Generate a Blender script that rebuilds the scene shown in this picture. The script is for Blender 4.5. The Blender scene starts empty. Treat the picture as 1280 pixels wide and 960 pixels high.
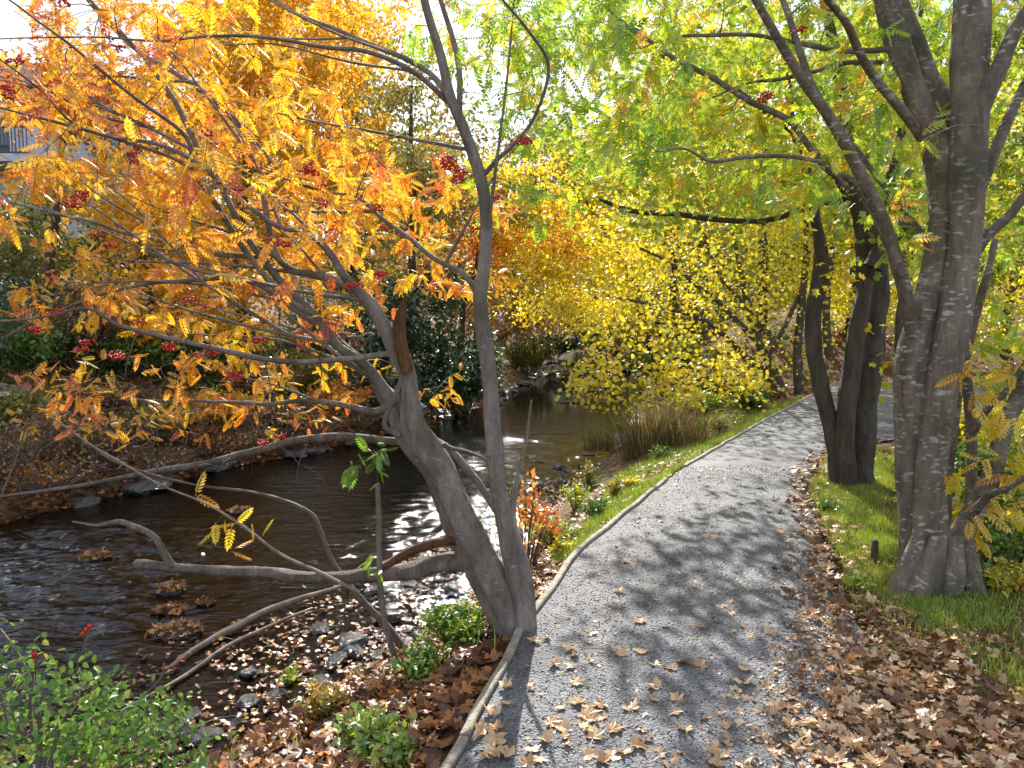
import bpy, math, random
import numpy as np
from mathutils import Vector, noise
random.seed(7)
rng = np.random.default_rng(11)
sc = bpy.context.scene
COL = sc.collection
R = math.radians

# ------------------------------------------------------------------ camera
F = 930.0
CAMZ = 1.6
PITCH = R(4.92)
cam = bpy.data.objects.new('camera', bpy.data.cameras.new('camera'))
COL.objects.link(cam)
cam.location = (0, 0, CAMZ)
cam.rotation_euler = (R(90) - PITCH, 0, 0)
cam.data.sensor_width = 36
cam.data.lens = 36 * F / 1280
cam.data.clip_start = 0.05
cam.data.clip_end = 2000
sc.camera = cam


def ray(px, py):
    x, z, y = (px - 640) / F, -(py - 480) / F, 1.0
    c, s = math.cos(PITCH), math.sin(PITCH)
    return (x, y * c + z * s, z * c - y * s)


def P(px, py, Y):
    d = ray(px, py)
    k = Y / d[1]
    return np.array([d[0] * k, Y, CAMZ + d[2] * k])


def G(px, py, z=0.0):
    d = ray(px, py)
    k = (z - CAMZ) / d[2]
    return np.array([d[0] * k, d[1] * k, z])


# ------------------------------------------------------------------ object helpers
def tag(o, label=None, cat=None, group=None, kind=None):
    if label: o['label'] = label
    if cat: o['category'] = cat
    if group: o['group'] = group
    if kind: o['kind'] = kind
    return o


def thing(name, label, cat, loc, group=None):
    o = bpy.data.objects.new(name, None)
    o.empty_display_size = 0.1
    COL.objects.link(o)
    o.location = tuple(float(v) for v in loc)
    return tag(o, label, cat, group)


def mesh_arrays(name, verts, faces, rnd=None, smooth=False):
    verts = np.asarray(verts, dtype=np.float32)
    faces = np.asarray(faces, dtype=np.int32)
    me = bpy.data.meshes.new(name)
    n, k = faces.shape
    me.vertices.add(len(verts)); me.vertices.foreach_set('co', verts.ravel())
    me.loops.add(n * k); me.loops.foreach_set('vertex_index', faces.ravel())
    me.polygons.add(n)
    me.polygons.foreach_set('loop_start', np.arange(0, n * k, k, dtype=np.int32))
    me.polygons.foreach_set('loop_total', np.full(n, k, dtype=np.int32))
    if smooth:
        me.polygons.foreach_set('use_smooth', np.ones(n, dtype=bool))
    if rnd is not None:
        a = me.attributes.new('rnd', 'FLOAT', 'POINT')
        a.data.foreach_set('value', np.asarray(rnd, dtype=np.float32))
    me.update(calc_edges=True)
    return me


def link(name, me, mat, parent=None, loc=None):
    o = bpy.data.objects.new(name, me)
    COL.objects.link(o)
    if mat: me.materials.append(mat)
    if parent: o.parent = parent
    if loc is not None: o.location = tuple(float(v) for v in loc)
    return o


class MB:
    """collects tubes, boxes and lumps in world space; build() makes one mesh object"""
    def __init__(s): s.v = []; s.f = []; s.n = 0; s.r = []

    def add(s, v, f, r=0.5):
        v = np.asarray(v, float)
        s.v.append(v); s.f += [tuple(i + s.n for i in q) for q in f]; s.n += len(v)
        s.r.append(np.full(len(v), r))

    def tube(s, pts, rad, sides=6, rough=0.0, rfreq=4.0, flare=None, cap=True):
        pts = np.asarray(pts, float); m = len(pts)
        rad = np.asarray(rad, float)
        tan = np.gradient(pts, axis=0)
        tan /= np.linalg.norm(tan, axis=1)[:, None] + 1e-9
        ref = np.array([0, 1, 0]) if abs(tan[0][1]) < .8 else np.array([1, 0, 0])
        u = np.cross(tan[0], ref); u /= np.linalg.norm(u)
        th = np.linspace(0, 2 * np.pi, sides, endpoint=False)
        V = []
        for i in range(m):
            u = u - tan[i] * (u @ tan[i]); u /= np.linalg.norm(u) + 1e-9
            w = np.cross(tan[i], u)
            rr = np.full(sides, rad[i])
            if rough:
                for j in range(sides):
                    q = pts[i] * rfreq
                    d = Vector((q[0] + 3 * math.cos(th[j]) * .5, q[1] + 3 * math.sin(th[j]) * .5, q[2] * .6))
                    d2 = Vector((q[0] * 2 + 2.5 * math.cos(th[j]), q[1] * 2 + 2.5 * math.sin(th[j]), q[2] * 1.2 + 9))
                    rr[j] *= 1 + rough * noise.noise(d) + rough * .6 * noise.noise(d2)
                    if sides >= 22: rr[j] *= 1 + .05 * noise.noise(Vector((9 * math.cos(th[j]), 9 * math.sin(th[j]), pts[i][2] * 3.5))) - .05 * abs(noise.noise(Vector((5 * math.cos(th[j]), 5 * math.sin(th[j]), pts[i][2] * 1.6 + 4))))
            if flare:
                z0, amt, hh, nl, ph = flare
                h = max(0, pts[i][2] - z0)
                rr *= 1 + amt * math.exp(-h / hh) * (1 + .45 * np.sin(nl * th + ph) + .25 * np.sin((nl * 2 + 1) * th + ph * 2))
            V.append(pts[i] + np.outer(np.cos(th) * rr, u) + np.outer(np.sin(th) * rr, w))
        V = np.vstack(V)
        f = []
        for i in range(m - 1):
            for j in range(sides):
                k = (j + 1) % sides
                f.append((i * sides + j, i * sides + k, (i + 1) * sides + k, (i + 1) * sides + j))
        if cap:
            V = np.vstack([V, pts[-1:] + tan[-1] * rad[-1] * .3])
            t = m * sides
            for j in range(sides):
                f.append(((m - 1) * sides + j, (m - 1) * sides + (j + 1) % sides, t))
        s.add(V, f)

    def box(s, c, size, rot=0.0, jit=0):
        x, y, z = size[0] / 2, size[1] / 2, size[2] / 2
        v = np.array([(a * x, b * y, e * z) for a in (-1, 1) for b in (-1, 1) for e in (-1, 1)], float)
        if jit: v += rng.normal(0, jit, v.shape)
        ca, sa = math.cos(rot), math.sin(rot)
        v = np.c_[v[:, 0] * ca - v[:, 1] * sa, v[:, 0] * sa + v[:, 1] * ca, v[:, 2]] + np.array(c)
        s.add(v, [(0, 1, 3, 2), (4, 6, 7, 5), (0, 4, 5, 1), (2, 3, 7, 6), (0, 2, 6, 4), (1, 5, 7, 3)])

    def build(s, name, mat, parent=None, origin=None, smooth=True):
        v = np.vstack(s.v)
        o0 = np.array(parent.location) if parent is not None else (np.array(origin) if origin is not None else np.zeros(3))
        if parent is not None and parent.parent is not None: o0 = o0 + np.array(parent.parent.location)
        me = bpy.data.meshes.new(name)
        me.from_pydata((v - o0).tolist(), [], s.f)
        if smooth: me.polygons.foreach_set('use_smooth', [True] * len(me.polygons))
        me.update()
        return link(name, me, mat, parent, None if parent is not None else o0)


def cat_rom(P4, n=6):
    """smooth a polyline; rows may hold extra columns (radius)"""
    A = np.asarray(P4, float)
    if len(A) < 3:
        t = np.linspace(0, 1, n + 1)[:, None]
        return A[0] * (1 - t) + A[-1] * t
    E = np.vstack([2 * A[0] - A[1], A, 2 * A[-1] - A[-2]])
    out = []
    for i in range(1, len(E) - 2):
        p0, p1, p2, p3 = E[i - 1], E[i], E[i + 1], E[i + 2]
        for t in np.linspace(0, 1, n, endpoint=False):
            out.append(.5 * ((2 * p1) + (-p0 + p2) * t + (2 * p0 - 5 * p1 + 4 * p2 - p3) * t * t + (-p0 + 3 * p1 - 3 * p2 + p3) * t ** 3))
    out.append(E[-2])
    return np.array(out)


def limb(spec, y0, y1, n=6, wig=0.012):
    """spec: (px, py, width_px) rows with distance running from y0 to y1 -> (points, radii)"""
    S = np.array(spec, float)
    L = np.r_[0, np.cumsum(np.hypot(np.diff(S[:, 0]), np.diff(S[:, 1])))]
    L /= L[-1]
    rows = []
    for (px, py, w), t in zip(S, L):
        Y = y0 + (y1 - y0) * t
        rows.append(np.r_[P(px, py, Y), max(w, 1.2) / 2 / F * Y])
    A = cat_rom(rows, n)
    for i in range(1, len(A)):
        q = Vector(A[i, :3] * 3.1)
        A[i, :3] += wig * np.array(noise.noise_vector(q))
    return A[:, :3], np.maximum(A[:, 3], .0015)


# ------------------------------------------------------------------ materials
def nt(name):
    m = bpy.data.materials.new(name); m.use_nodes = True
    t = m.node_tree; t.nodes.clear()
    return m, t, t.nodes, t.links


def ramp(N, stops, interp='LINEAR'):
    r = N.new('ShaderNodeValToRGB'); r.color_ramp.interpolation = interp
    e = r.color_ramp.elements
    while len(e) > 1: e.remove(e[-1])
    e[0].position = stops[0][0]; e[0].color = (*stops[0][1], 1)
    for p, c in stops[1:]:
        x = e.new(p); x.color = (*c, 1)
    return r


def leaf_mat(name, stops, trans=.5, gloss=.06):
    m, t, N, L = nt(name)
    a = N.new('ShaderNodeAttribute'); a.attribute_name = 'rnd'
    r = ramp(N, stops); L.new(a.outputs['Fac'], r.inputs[0])
    nz = N.new('ShaderNodeTexNoise'); nz.inputs['Scale'].default_value = 60
    tc = N.new('ShaderNodeTexCoord'); L.new(tc.outputs['Object'], nz.inputs['Vector'])
    hs = N.new('ShaderNodeHueSaturation')
    mr = N.new('ShaderNodeMapRange'); mr.inputs[3].default_value = .7; mr.inputs[4].default_value = 1.3
    L.new(nz.outputs[0], mr.inputs[0]); L.new(mr.outputs[0], hs.inputs['Value']); L.new(r.outputs[0], hs.inputs['Color'])
    d = N.new('ShaderNodeBsdfDiffuse'); tr = N.new('ShaderNodeBsdfTranslucent'); g = N.new('ShaderNodeBsdfGlossy')
    g.inputs['Roughness'].default_value = .4; g.inputs['Color'].default_value = (1, 1, 1, 1)
    L.new(hs.outputs[0], d.inputs[0])
    tg = N.new('ShaderNodeMixRGB'); tg.blend_type = 'MULTIPLY'; tg.inputs[0].default_value = .35
    L.new(hs.outputs[0], tg.inputs[1]); tg.inputs[2].default_value = (1, .95, .55, 1)
    L.new(tg.outputs[0], tr.inputs[0])
    m1 = N.new('ShaderNodeMixShader'); m1.inputs[0].default_value = trans
    L.new(d.outputs[0], m1.inputs[1]); L.new(tr.outputs[0], m1.inputs[2])
    m2 = N.new('ShaderNodeMixShader'); m2.inputs[0].default_value = gloss
    L.new(m1.outputs[0], m2.inputs[1]); L.new(g.outputs[0], m2.inputs[2])
    o = N.new('ShaderNodeOutputMaterial'); L.new(m2.outputs[0], o.inputs[0])
    return m


def bark_mat(name, dark, light, spot=None, spot_scale=14, spot_thr=.32, stretch=(1, 1, 3.2), bump=.5, scale=9, moss=None):
    m, t, N, L = nt(name)
    tc = N.new('ShaderNodeTexCoord')
    mp = N.new('ShaderNodeMapping'); mp.inputs['Scale'].default_value = (1, 1, .3)
    L.new(tc.outputs['Object'], mp.inputs[0])
    n1 = N.new('ShaderNodeTexNoise'); n1.inputs['Scale'].default_value = scale; n1.inputs['Detail'].default_value = 8; n1.inputs['Roughness'].default_value = .65
    L.new(mp.outputs[0], n1.inputs['Vector'])
    r1 = ramp(N, [(.3, dark), (.7, light)]); L.new(n1.outputs[0], r1.inputs[0])
    n2 = N.new('ShaderNodeTexNoise'); n2.inputs['Scale'].default_value = scale * 5; n2.inputs['Detail'].default_value = 6; n2.inputs['Roughness'].default_value = .7
    L.new(mp.outputs[0], n2.inputs['Vector'])
    col = r1.outputs[0]
    v1 = N.new('ShaderNodeMixRGB'); v1.blend_type = 'OVERLAY'; v1.inputs[0].default_value = .6
    L.new(col, v1.inputs[1]); L.new(n2.outputs[0], v1.inputs[2]); col = v1.outputs[0]
    if spot:
        ms = N.new('ShaderNodeMapping'); ms.inputs['Scale'].default_value = stretch
        L.new(tc.outputs['Object'], ms.inputs[0])
        nw = N.new('ShaderNodeTexNoise'); nw.inputs['Scale'].default_value = 7; nw.inputs['Detail'].default_value = 3
        L.new(ms.outputs[0], nw.inputs['Vector'])
        mx = N.new('ShaderNodeMixRGB'); mx.inputs[0].default_value = .16
        L.new(ms.outputs[0], mx.inputs[1]); L.new(nw.outputs['Color'], mx.inputs[2])
        vo = N.new('ShaderNodeTexVoronoi'); vo.inputs['Scale'].default_value = spot_scale; vo.inputs['Randomness'].default_value = 1
        L.new(mx.outputs[0], vo.inputs['Vector'])
        sp = ramp(N, [(spot_thr * .55, (1, 1, 1)), (spot_thr, (0, 0, 0))]); L.new(vo.outputs['Distance'], sp.inputs[0])
        n3 = N.new('ShaderNodeTexNoise'); n3.inputs['Scale'].default_value = 5; L.new(tc.outputs['Object'], n3.inputs['Vector'])
        g3 = ramp(N, [(.4, (0.1, .1, .1)), (.58, (1, 1, 1))]); L.new(n3.outputs[0], g3.inputs[0])
        mm = N.new('ShaderNodeMath'); mm.operation = 'MULTIPLY'; L.new(sp.outputs[0], mm.inputs[0]); L.new(g3.outputs[0], mm.inputs[1])
        m3 = N.new('ShaderNodeMixRGB'); L.new(mm.outputs[0], m3.inputs[0]); L.new(col, m3.inputs[1]); m3.inputs[2].default_value = (*spot, 1)
        col = m3.outputs[0]
    if moss:
        n4 = N.new('ShaderNodeTexNoise'); n4.inputs['Scale'].default_value = 3.5; n4.inputs['Detail'].default_value = 6
        L.new(tc.outputs['Object'], n4.inputs['Vector'])
        g4 = ramp(N, [(.5, (0, 0, 0)), (.66, (.7, .7, .7))]); L.new(n4.outputs[0], g4.inputs[0])
        m4 = N.new('ShaderNodeMixRGB'); L.new(g4.outputs[0], m4.inputs[0]); L.new(col, m4.inputs[1]); m4.inputs[2].default_value = (*moss, 1)
        col = m4.outputs[0]
    b = N.new('ShaderNodeBsdfPrincipled'); b.inputs['Roughness'].default_value = .72
    b.inputs['Specular IOR Level'].default_value = .35
    L.new(col, b.inputs['Base Color'])
    ad = N.new('ShaderNodeMath'); ad.operation = 'ADD'; L.new(n1.outputs[0], ad.inputs[0]); L.new(n2.outputs[0], ad.inputs[1])
    bp = N.new('ShaderNodeBump'); bp.inputs['Strength'].default_value = min(1, bump * 1.3); bp.inputs['Distance'].default_value = .035
    L.new(ad.outputs[0], bp.inputs['Height']); L.new(bp.outputs[0], b.inputs['Normal'])
    o = N.new('ShaderNodeOutputMaterial'); L.new(b.outputs[0], o.inputs[0])
    return m


def solid(name, c1, c2, rough=.8, scale=8, bump=.3, spec=.3, metal=0, detail=6, dist=.02):
    m, t, N, L = nt(name)
    tc = N.new('ShaderNodeTexCoord')
    n1 = N.new('ShaderNodeTexNoise'); n1.inputs['Scale'].default_value = scale; n1.inputs['Detail'].default_value = detail; n1.inputs['Roughness'].default_value = .62
    L.new(tc.outputs['Object'], n1.inputs['Vector'])
    r1 = ramp(N, [(.33, c1), (.67, c2)]); L.new(n1.outputs[0], r1.inputs[0])
    b = N.new('ShaderNodeBsdfPrincipled'); b.inputs['Roughness'].default_value = rough
    b.inputs['Specular IOR Level'].default_value = spec; b.inputs['Metallic'].default_value = metal
    L.new(r1.outputs[0], b.inputs['Base Color'])
    if bump:
        bp = N.new('ShaderNodeBump'); bp.inputs['Strength'].default_value = bump; bp.inputs['Distance'].default_value = dist
        L.new(n1.outputs[0], bp.inputs['Height']); L.new(bp.outputs[0], b.inputs['Normal'])
    o = N.new('ShaderNodeOutputMaterial'); L.new(b.outputs[0], o.inputs[0])
    return m


OR, YE, RE, LG, GR = (.78, .20, .02), (.88, .50, .02), (.45, .035, .02), (.42, .62, .04), (.10, .24, .02)
M = {}
M['rowan_orange'] = leaf_mat('rowan_orange', [(0, (.42, .05, .03)), (.16, (.74, .17, .03)), (.34, (.88, .34, .03)), (.58, (.92, .50, .03)), (1, (.88, .66, .03))], .55)
M['rowan_lime'] = leaf_mat('rowan_lime', [(0, (.09, .22, .02)), (.35, (.28, .48, .03)), (.65, (.52, .66, .04)), (.9, (.80, .70, .04)), (1, (.85, .40, .03))], .58)
M['rowan_yellow'] = leaf_mat('rowan_yellow', [(0, (.30, .42, .03)), (.4, (.80, .62, .03)), (.8, (.85, .46, .03)), (1, (.70, .25, .03))], .5)
M['maple_yellow'] = leaf_mat('maple_yellow', [(0, (.45, .50, .03)), (.3, (.84, .74, .03)), (.75, (.92, .72, .02)), (1, (.85, .42, .03))], .55)
M['gold'] = leaf_mat('gold', [(0, (.35, .26, .03)), (.3, (.75, .42, .02)), (.7, (.88, .50, .02)), (1, (.80, .28, .02))], .5)
M['orange_red'] = leaf_mat('orange_red', [(0, (.25, .05, .02)), (.4, (.60, .13, .03)), (.7, (.75, .30, .04)), (1, (.80, .50, .05))], .5)
M['olive'] = leaf_mat('olive', [(0, (.05, .08, .02)), (.4, (.14, .18, .03)), (.7, (.32, .30, .05)), (1, (.55, .34, .06))], .42)
M['green'] = leaf_mat('green', [(0, (.03, .08, .015)), (.5, (.08, .19, .02)), (.85, (.2, .34, .04)), (1, (.4, .45, .05))], .42)
M['dark_green'] = leaf_mat('dark_green', [(0, (.012, .035, .012)), (.6, (.03, .085, .02)), (1, (.07, .15, .03))], .3, .1)
M['yellow_green'] = leaf_mat('yellow_green', [(0, (.12, .2, .02)), (.4, (.36, .46, .03)), (.75, (.62, .58, .04)), (1, (.78, .50, .04))], .52)
M['brownish'] = leaf_mat('brownish', [(0, (.10, .06, .03)), (.5, (.25, .13, .05)), (.8, (.42, .22, .06)), (1, (.55, .35, .08))], .35)
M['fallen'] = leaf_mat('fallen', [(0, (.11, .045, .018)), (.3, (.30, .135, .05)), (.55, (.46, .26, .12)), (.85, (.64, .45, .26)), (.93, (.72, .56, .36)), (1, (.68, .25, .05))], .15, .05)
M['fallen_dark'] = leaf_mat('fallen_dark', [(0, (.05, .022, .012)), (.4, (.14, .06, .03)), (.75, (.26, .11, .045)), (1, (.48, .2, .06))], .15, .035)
M['fallen_wet'] = leaf_mat('fallen_wet', [(0, (.06, .025, .012)), (.5, (.22, .08, .03)), (.8, (.42, .19, .06)), (1, (.6, .36, .08))], .1, .06)
M['grass'] = leaf_mat('grass', [(0, (.07, .13, .015)), (.5, (.24, .36, .03)), (.82, (.46, .54, .05)), (1, (.6, .48, .15))], .4)
M['reed'] = leaf_mat('reed', [(0, (.08, .11, .03)), (.35, (.16, .17, .05)), (.6, (.22, .11, .05)), (.85, (.36, .22, .09)), (1, (.5, .42, .16))], .3)
M['berry'] = solid('berry', (.45, .015, .012), (.62, .03, .02), .25, 30, 0, .5)
M['bark_grey'] = bark_mat('bark_grey', (.14, .112, .095), (.42, .36, .315), (.42, .40, .36), 15, .24, (1, 1, 2.4), 1.0, 10, (.12, .12, .06))
M['bark_speckled'] = bark_mat('bark_speckled', (.11, .088, .068), (.38, .31, .24), (.62, .60, .52), 17, .40, (1, 1, 2.6), 1.0, 10, (.11, .11, .06))
M['bark_dark'] = bark_mat('bark_dark', (.04, .03, .026), (.17, .135, .115), None, bump=1.0, scale=13, moss=(.09, .1, .04))
M['bark_far'] = bark_mat('bark_far', (.03, .022, .018), (.12, .09, .07), None, bump=.4, scale=5)
M['bark_dead'] = bark_mat('bark_dead', (.10, .075, .06), (.38, .33, .28), None, bump=.8, scale=11, moss=(.09, .085, .05))
M['bark_rot'] = bark_mat('bark_rot', (.07, .03, .015), (.30, .14, .06), None, bump=.8, scale=16)
M['twig'] = bark_mat('twig', (.06, .045, .04), (.17, .13, .11), None, bump=.2, scale=12)
M['twig_dead'] = bark_mat('twig_dead', (.14, .10, .08), (.36, .29, .24), None, bump=.2, scale=12)
M['stone_dark'] = solid('stone_dark', (.018, .018, .02), (.085, .08, .078), .17, 9, 1.0, .9)
M['stone_grey'] = solid('stone_grey', (.13, .125, .115), (.34, .33, .31), .75, 9, .6, .4)
M['curb'] = bark_mat('curb', (.26, .22, .16), (.66, .60, .47), None, bump=.7, scale=12)
M['post_wood'] = bark_mat('post_wood', (.05, .035, .025), (.2, .15, .1), None, bump=.5, scale=14)
M['white_wall'] = solid('white_wall', (.42, .47, .56), (.55, .58, .64), .8, 1.5, .05)
M['white_board'] = solid('white_board', (.62, .62, .6), (.82, .82, .8), .6, 5, .2)
M['dark_metal'] = solid('dark_metal', (.02, .025, .04), (.05, .055, .075), .45, 6, .05, .5)
M['roofing'] = solid('roofing', (.09, .09, .10), (.16, .16, .17), .8, 9, .2)
M['glass'] = solid('glass', (.03, .04, .06), (.05, .06, .08), .06, 2, 0, .8)

# ------------------------------------------------------------------ leaf templates
def tmpl_rowan(pairs=6):
    v, f = [], []

    def leaflet(bx, ang, ln, wd, side):
        ca, sa = math.cos(ang), math.sin(ang)
        z0 = -.22 * bx * bx
        pts = [(0, 0, 0), (ln * .4, wd, -.02), (ln, 0, -.10 * ln / .3), (ln * .4, -wd, -.02)]
        b = len(v)
        for x, y, z in pts:
            v.append((bx + x * ca - y * sa, x * sa + y * ca, z0 + z - .18 * abs(x * sa)))
        f.append((b, b + 1, b + 2, b + 3))
    for i in range(pairs):
        bx = .16 + .74 * i / (pairs - 1) * .95
        ln = .30 * (1 - .25 * abs(i / (pairs - 1) - .45) * 2)
        for s in (1, -1):
            leaflet(bx, s * R(62 - 4 * i), ln, .062, s)
    leaflet(.9, 0, .28, .06, 0)
    b = len(v)
    v.extend([(0, -.008, 0), (0, .008, 0), (.92, .005, -.19), (.92, -.005, -.19)])
    f.append((b, b + 1, b + 2, b + 3))
    return np.array(v), np.array(f)


def tmpl_oval(w=.32, fold=.1, n=3):
    # folded oval leaf of two quads
    v = [(0, 0, 0), (.38, w, fold), (1, 0, -.05), (.38, -w, fold)]
    return np.array(v, float), np.array([(0, 1, 2, 3)])


def tmpl_oval2(w=.3, fold=.08):
    v = [(0, 0, 0), (.25, w * .85, fold), (.65, w * .85, fold * .8), (1, 0, -.08), (.65, -w * .85, fold * .8), (.25, -w * .85, fold), (.3, 0, 0), (.66, 0, -.02)]
    f = [(0, 1, 6), (1, 2, 7), (1, 7, 6), (2, 3, 7), (3, 4, 7), (4, 5, 6), (4, 6, 7), (5, 0, 6)]
    return np.array(v, float), np.array(f)


def tmpl_maple_small():
    v = [(0, 0, 0), (.15, .42, .05), (.45, .28, .02), (.72, .5, -.03), (.7, .18, .02), (1, 0, -.08), (.7, -.18, .02), (.72, -.5, -.03), (.45, -.28, .02), (.15, -.42, .05), (.42, 0, .05)]
    f = [(i, i + 1, 10) for i in range(0, 9)] + [(9, 0, 10)]
    return np.array(v, float), np.array(f)


def tmpl_fallen(seed):
    r = random.Random(seed)
    prof = [(0, .98), (12, .78), (26, .62), (40, .74), (52, .90), (66, .70), (82, .58), (96, .62), (112, .70), (132, .52), (155, .42), (180, .2)]
    sk = r.uniform(-.35, .35)
    ang = [(a, q) for a, q in prof] + [(-a, q) for a, q in prof[1:-1]][::-1]
    c1, c2, tw = r.uniform(-.2, .8), r.uniform(-.2, 1.3), r.uniform(-.6, .6)
    v = [(0, 0, 0)]
    for a, q in ang:
        q *= r.uniform(.66, 1.12) * .60; a = a * (1 + sk * .2)
        x, y = q * math.cos(R(a)), q * math.sin(R(a))
        v.append((x, y, c1 * x * x * 1.6 + c2 * y * y * 1.8 + tw * x * y * 2 + r.uniform(-.07, .09)))
    n = len(ang)
    f = [(0, i + 1, (i + 1) % n + 1) for i in range(n)]
    b = len(v)
    v += [(-.05, -.012, 0), (-.05, .012, 0), (-.6, 0, r.uniform(-.02, .12))]
    f.append((b, b + 1, b + 2))
    v = np.array(v); v[:, 2] -= v[:, 2].min()
    return v, np.array(f)


def tmpl_blade(bend=.35):
    v = [(0, -.03, 0), (0, .03, 0), (bend * .25, -.024, .55), (bend * .25, .024, .55), (bend, 0, 1)]
    return np.array(v, float), np.array([(0, 1, 3), (0, 3, 2), (2, 3, 4)])


def tmpl_stone():
    v = np.array([(1, 0, 0), (-1, 0, 0), (0, 1, 0), (0, -1, 0), (0, 0, .6), (0, 0, -.5)], float)
    return v, np.array([(0, 2, 4), (2, 1, 4), (1, 3, 4), (3, 0, 4), (2, 0, 5), (1, 2, 5), (3, 1, 5), (0, 3, 5)])


T_ROWAN, T_OVAL, T_OVAL2, T_MAPLE = tmpl_rowan(), tmpl_oval(), tmpl_oval2(), tmpl_maple_small()
T_FALL = [tmpl_fallen(i) for i in range(16)]
T_BLADE, T_STONE = tmpl_blade(), tmpl_stone()


def norm(a): return a / (np.linalg.norm(a, axis=-1, keepdims=True) + 1e-9)


def scatter(tmpl, pos, xd, zd, size, rnd):
    """lays one template on every position; xd is its long axis, zd its upper side"""
    V, Fc = tmpl
    pos = np.asarray(pos, float); n = len(pos)
    x = norm(np.asarray(xd, float)); y = norm(np.cross(zd, x)); z = np.cross(x, y)
    size = np.asarray(size, float)
    if size.ndim == 1: size = np.repeat(size[:, None], 3, 1)
    Vs = V[None] * size[:, None, :]
    W = Vs[..., 0:1] * x[:, None] + Vs[..., 1:2] * y[:, None] + Vs[..., 2:3] * z[:, None] + pos[:, None]
    Fa = (Fc[None] + (np.arange(n) * len(V))[:, None, None]).reshape(-1, Fc.shape[1])
    return W.reshape(-1, 3), Fa, np.repeat(np.asarray(rnd), len(V))


def build_scatter(name, parts, mat, parent=None, label=None, cat=None, kind=None):
    vs, fs, rs, off = [], [], [], 0
    for v, f, r in parts:
        vs.append(v); fs.append(f + off); rs.append(r); off += len(v)
    v = np.vstack(vs)
    if parent is not None: v = v - np.array(parent.location)
    me = mesh_arrays(name, v, np.vstack(fs), np.concatenate(rs))
    o = link(name, me, mat, parent)
    if label: tag(o, label, cat, None, kind)
    return o


def rdir(n): return norm(rng.normal(size=(n, 3)))


# ------------------------------------------------------------------ the lie of the land
WZ = -0.7
NB = [G(*p, WZ) for p in ((400, 885), (470, 850), (545, 790), (600, 725), (655, 680), (700, 625), (765, 565), (790, 515), (800, 490))]
NB = [np.array([-3.4, -6, 0]), np.array([-2.6, 1.5, 0]), np.array([-1.9, 3.2, 0])] + NB + [np.array([6.6, 32, 0]), np.array([8.5, 44, 0]), np.array([6, 70, 0])]
FB = [G(*p, WZ) for p in ((-120, 690), (0, 655), (130, 622), (260, 590), (400, 562), (520, 535), (600, 508), (640, 488), (675, 470))]
FB = [np.array([-12, -6, 0]), np.array([-8.5, 4, 0])] + FB + [np.array([3.2, 44, 0]), np.array([0, 70, 0])]
PLp = [(655, 792), (726, 690), (835, 600), (865, 577), (955, 527), (1015, 495), (1050, 478)]
PL = [np.array([-.62, -2, 0]), np.array([-.5, 1.3, 0]), G(572, 955)] + [G(*p) for p in PLp] + [np.array([12, 20, 0]), np.array([22, 20.5, 0])]
PR = [np.array([1.0, -2, 0]), np.array([1.15, 1.3, 0]), np.array([1.45, 2.7, 0]), G(1072, 790), G(1045, 705), G(1008, 610), G(1030, 572), G(1075, 555), G(1140, 546), G(1230, 540), np.array([13, 12.5, 0]), np.array([22, 14.5, 0])]


def ip(arr, y):
    a = np.array(arr); return np.interp(y, a[:, 1], a[:, 0])


def sstep(t): t = np.clip(t, 0, 1); return t * t * (3 - 2 * t)


_tabs = []
for _i in range(5):
    _tabs.append((rng.uniform(0, 6.28, 8), rng.normal(size=(8, 2))))


def wob(x, y, f, k=0):
    ph, d = _tabs[k]
    s = 0
    for i in range(8):
        s = s + np.sin((x * d[i, 0] + y * d[i, 1]) * f * (1 + .35 * i) + ph[i]) / (1 + .3 * i)
    return s / 4


def H(x, y):
    x = np.asarray(x, float); y = np.asarray(y, float)
    nb, fb = ip(NB, y), ip(FB, y)
    pl = ip(PL, np.minimum(y, 19.9))
    wl = np.where(y > 31, WZ + .38 * sstep((y - 31) / 3), WZ)
    n = .05 * wob(x, y, 1.6) + .02 * wob(x, y, 5, 1)
    # right of the stream
    t = np.clip((x - nb) / np.maximum(pl - nb, .3), 0, 1)
    zr = wl + (-.0 - wl) * t ** .75 - .03 * sstep((1 - t) * 8) + n * np.minimum(1, 4 * t * (1 - t) * 2)
    beyond = sstep((y - 19) / 7) * 2.0 + np.clip(y - 26, 0, 60) * .07
    zr = zr + np.where(x > nb, beyond * sstep((x - nb) / 4), 0)
    far_r = sstep((x - pl - 4.5) / 10) * .5
    zr = zr + np.where(y < 19, far_r * 1.0, 0) + np.clip(x - 18, 0, 60) * .08
    # under the path
    on = (y < 9) & (x > pl - .02) & (x < ip(PR, y) + .02)
    # left of the stream
    d = fb - x
    zl = wl + .55 * sstep(d / 1.0) + .75 * sstep((d - .8) / 4) + np.clip(d - 2, 0, 60) * .20 + n * np.clip(d, 0, 1) * 2.5
    # bed
    w = np.maximum(nb - fb, .5); u = np.clip((x - fb) / w, 0, 1)
    side = np.minimum(u * w, (1 - u) * w)
    shoal = sstep(1.5 - (nb - x)) * sstep((9 - y) / 3)
    bed = wl - .03 - .22 * sstep(side / 1.6) * (1 - .8 * shoal) + .05 * wob(x, y, 4.2, 2) * (.35 + shoal) + .025 * wob(x, y, 11, 3)
    z = np.where(x >= nb, zr, np.where(x <= fb, zl, bed))
    flat = (x >= nb) & on
    z = np.where(flat, -.035, z)
    z = z + sstep((y - 45) / 40) * 5 * np.where((x > nb) | (x < fb), 1, .6)
    return z


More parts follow.
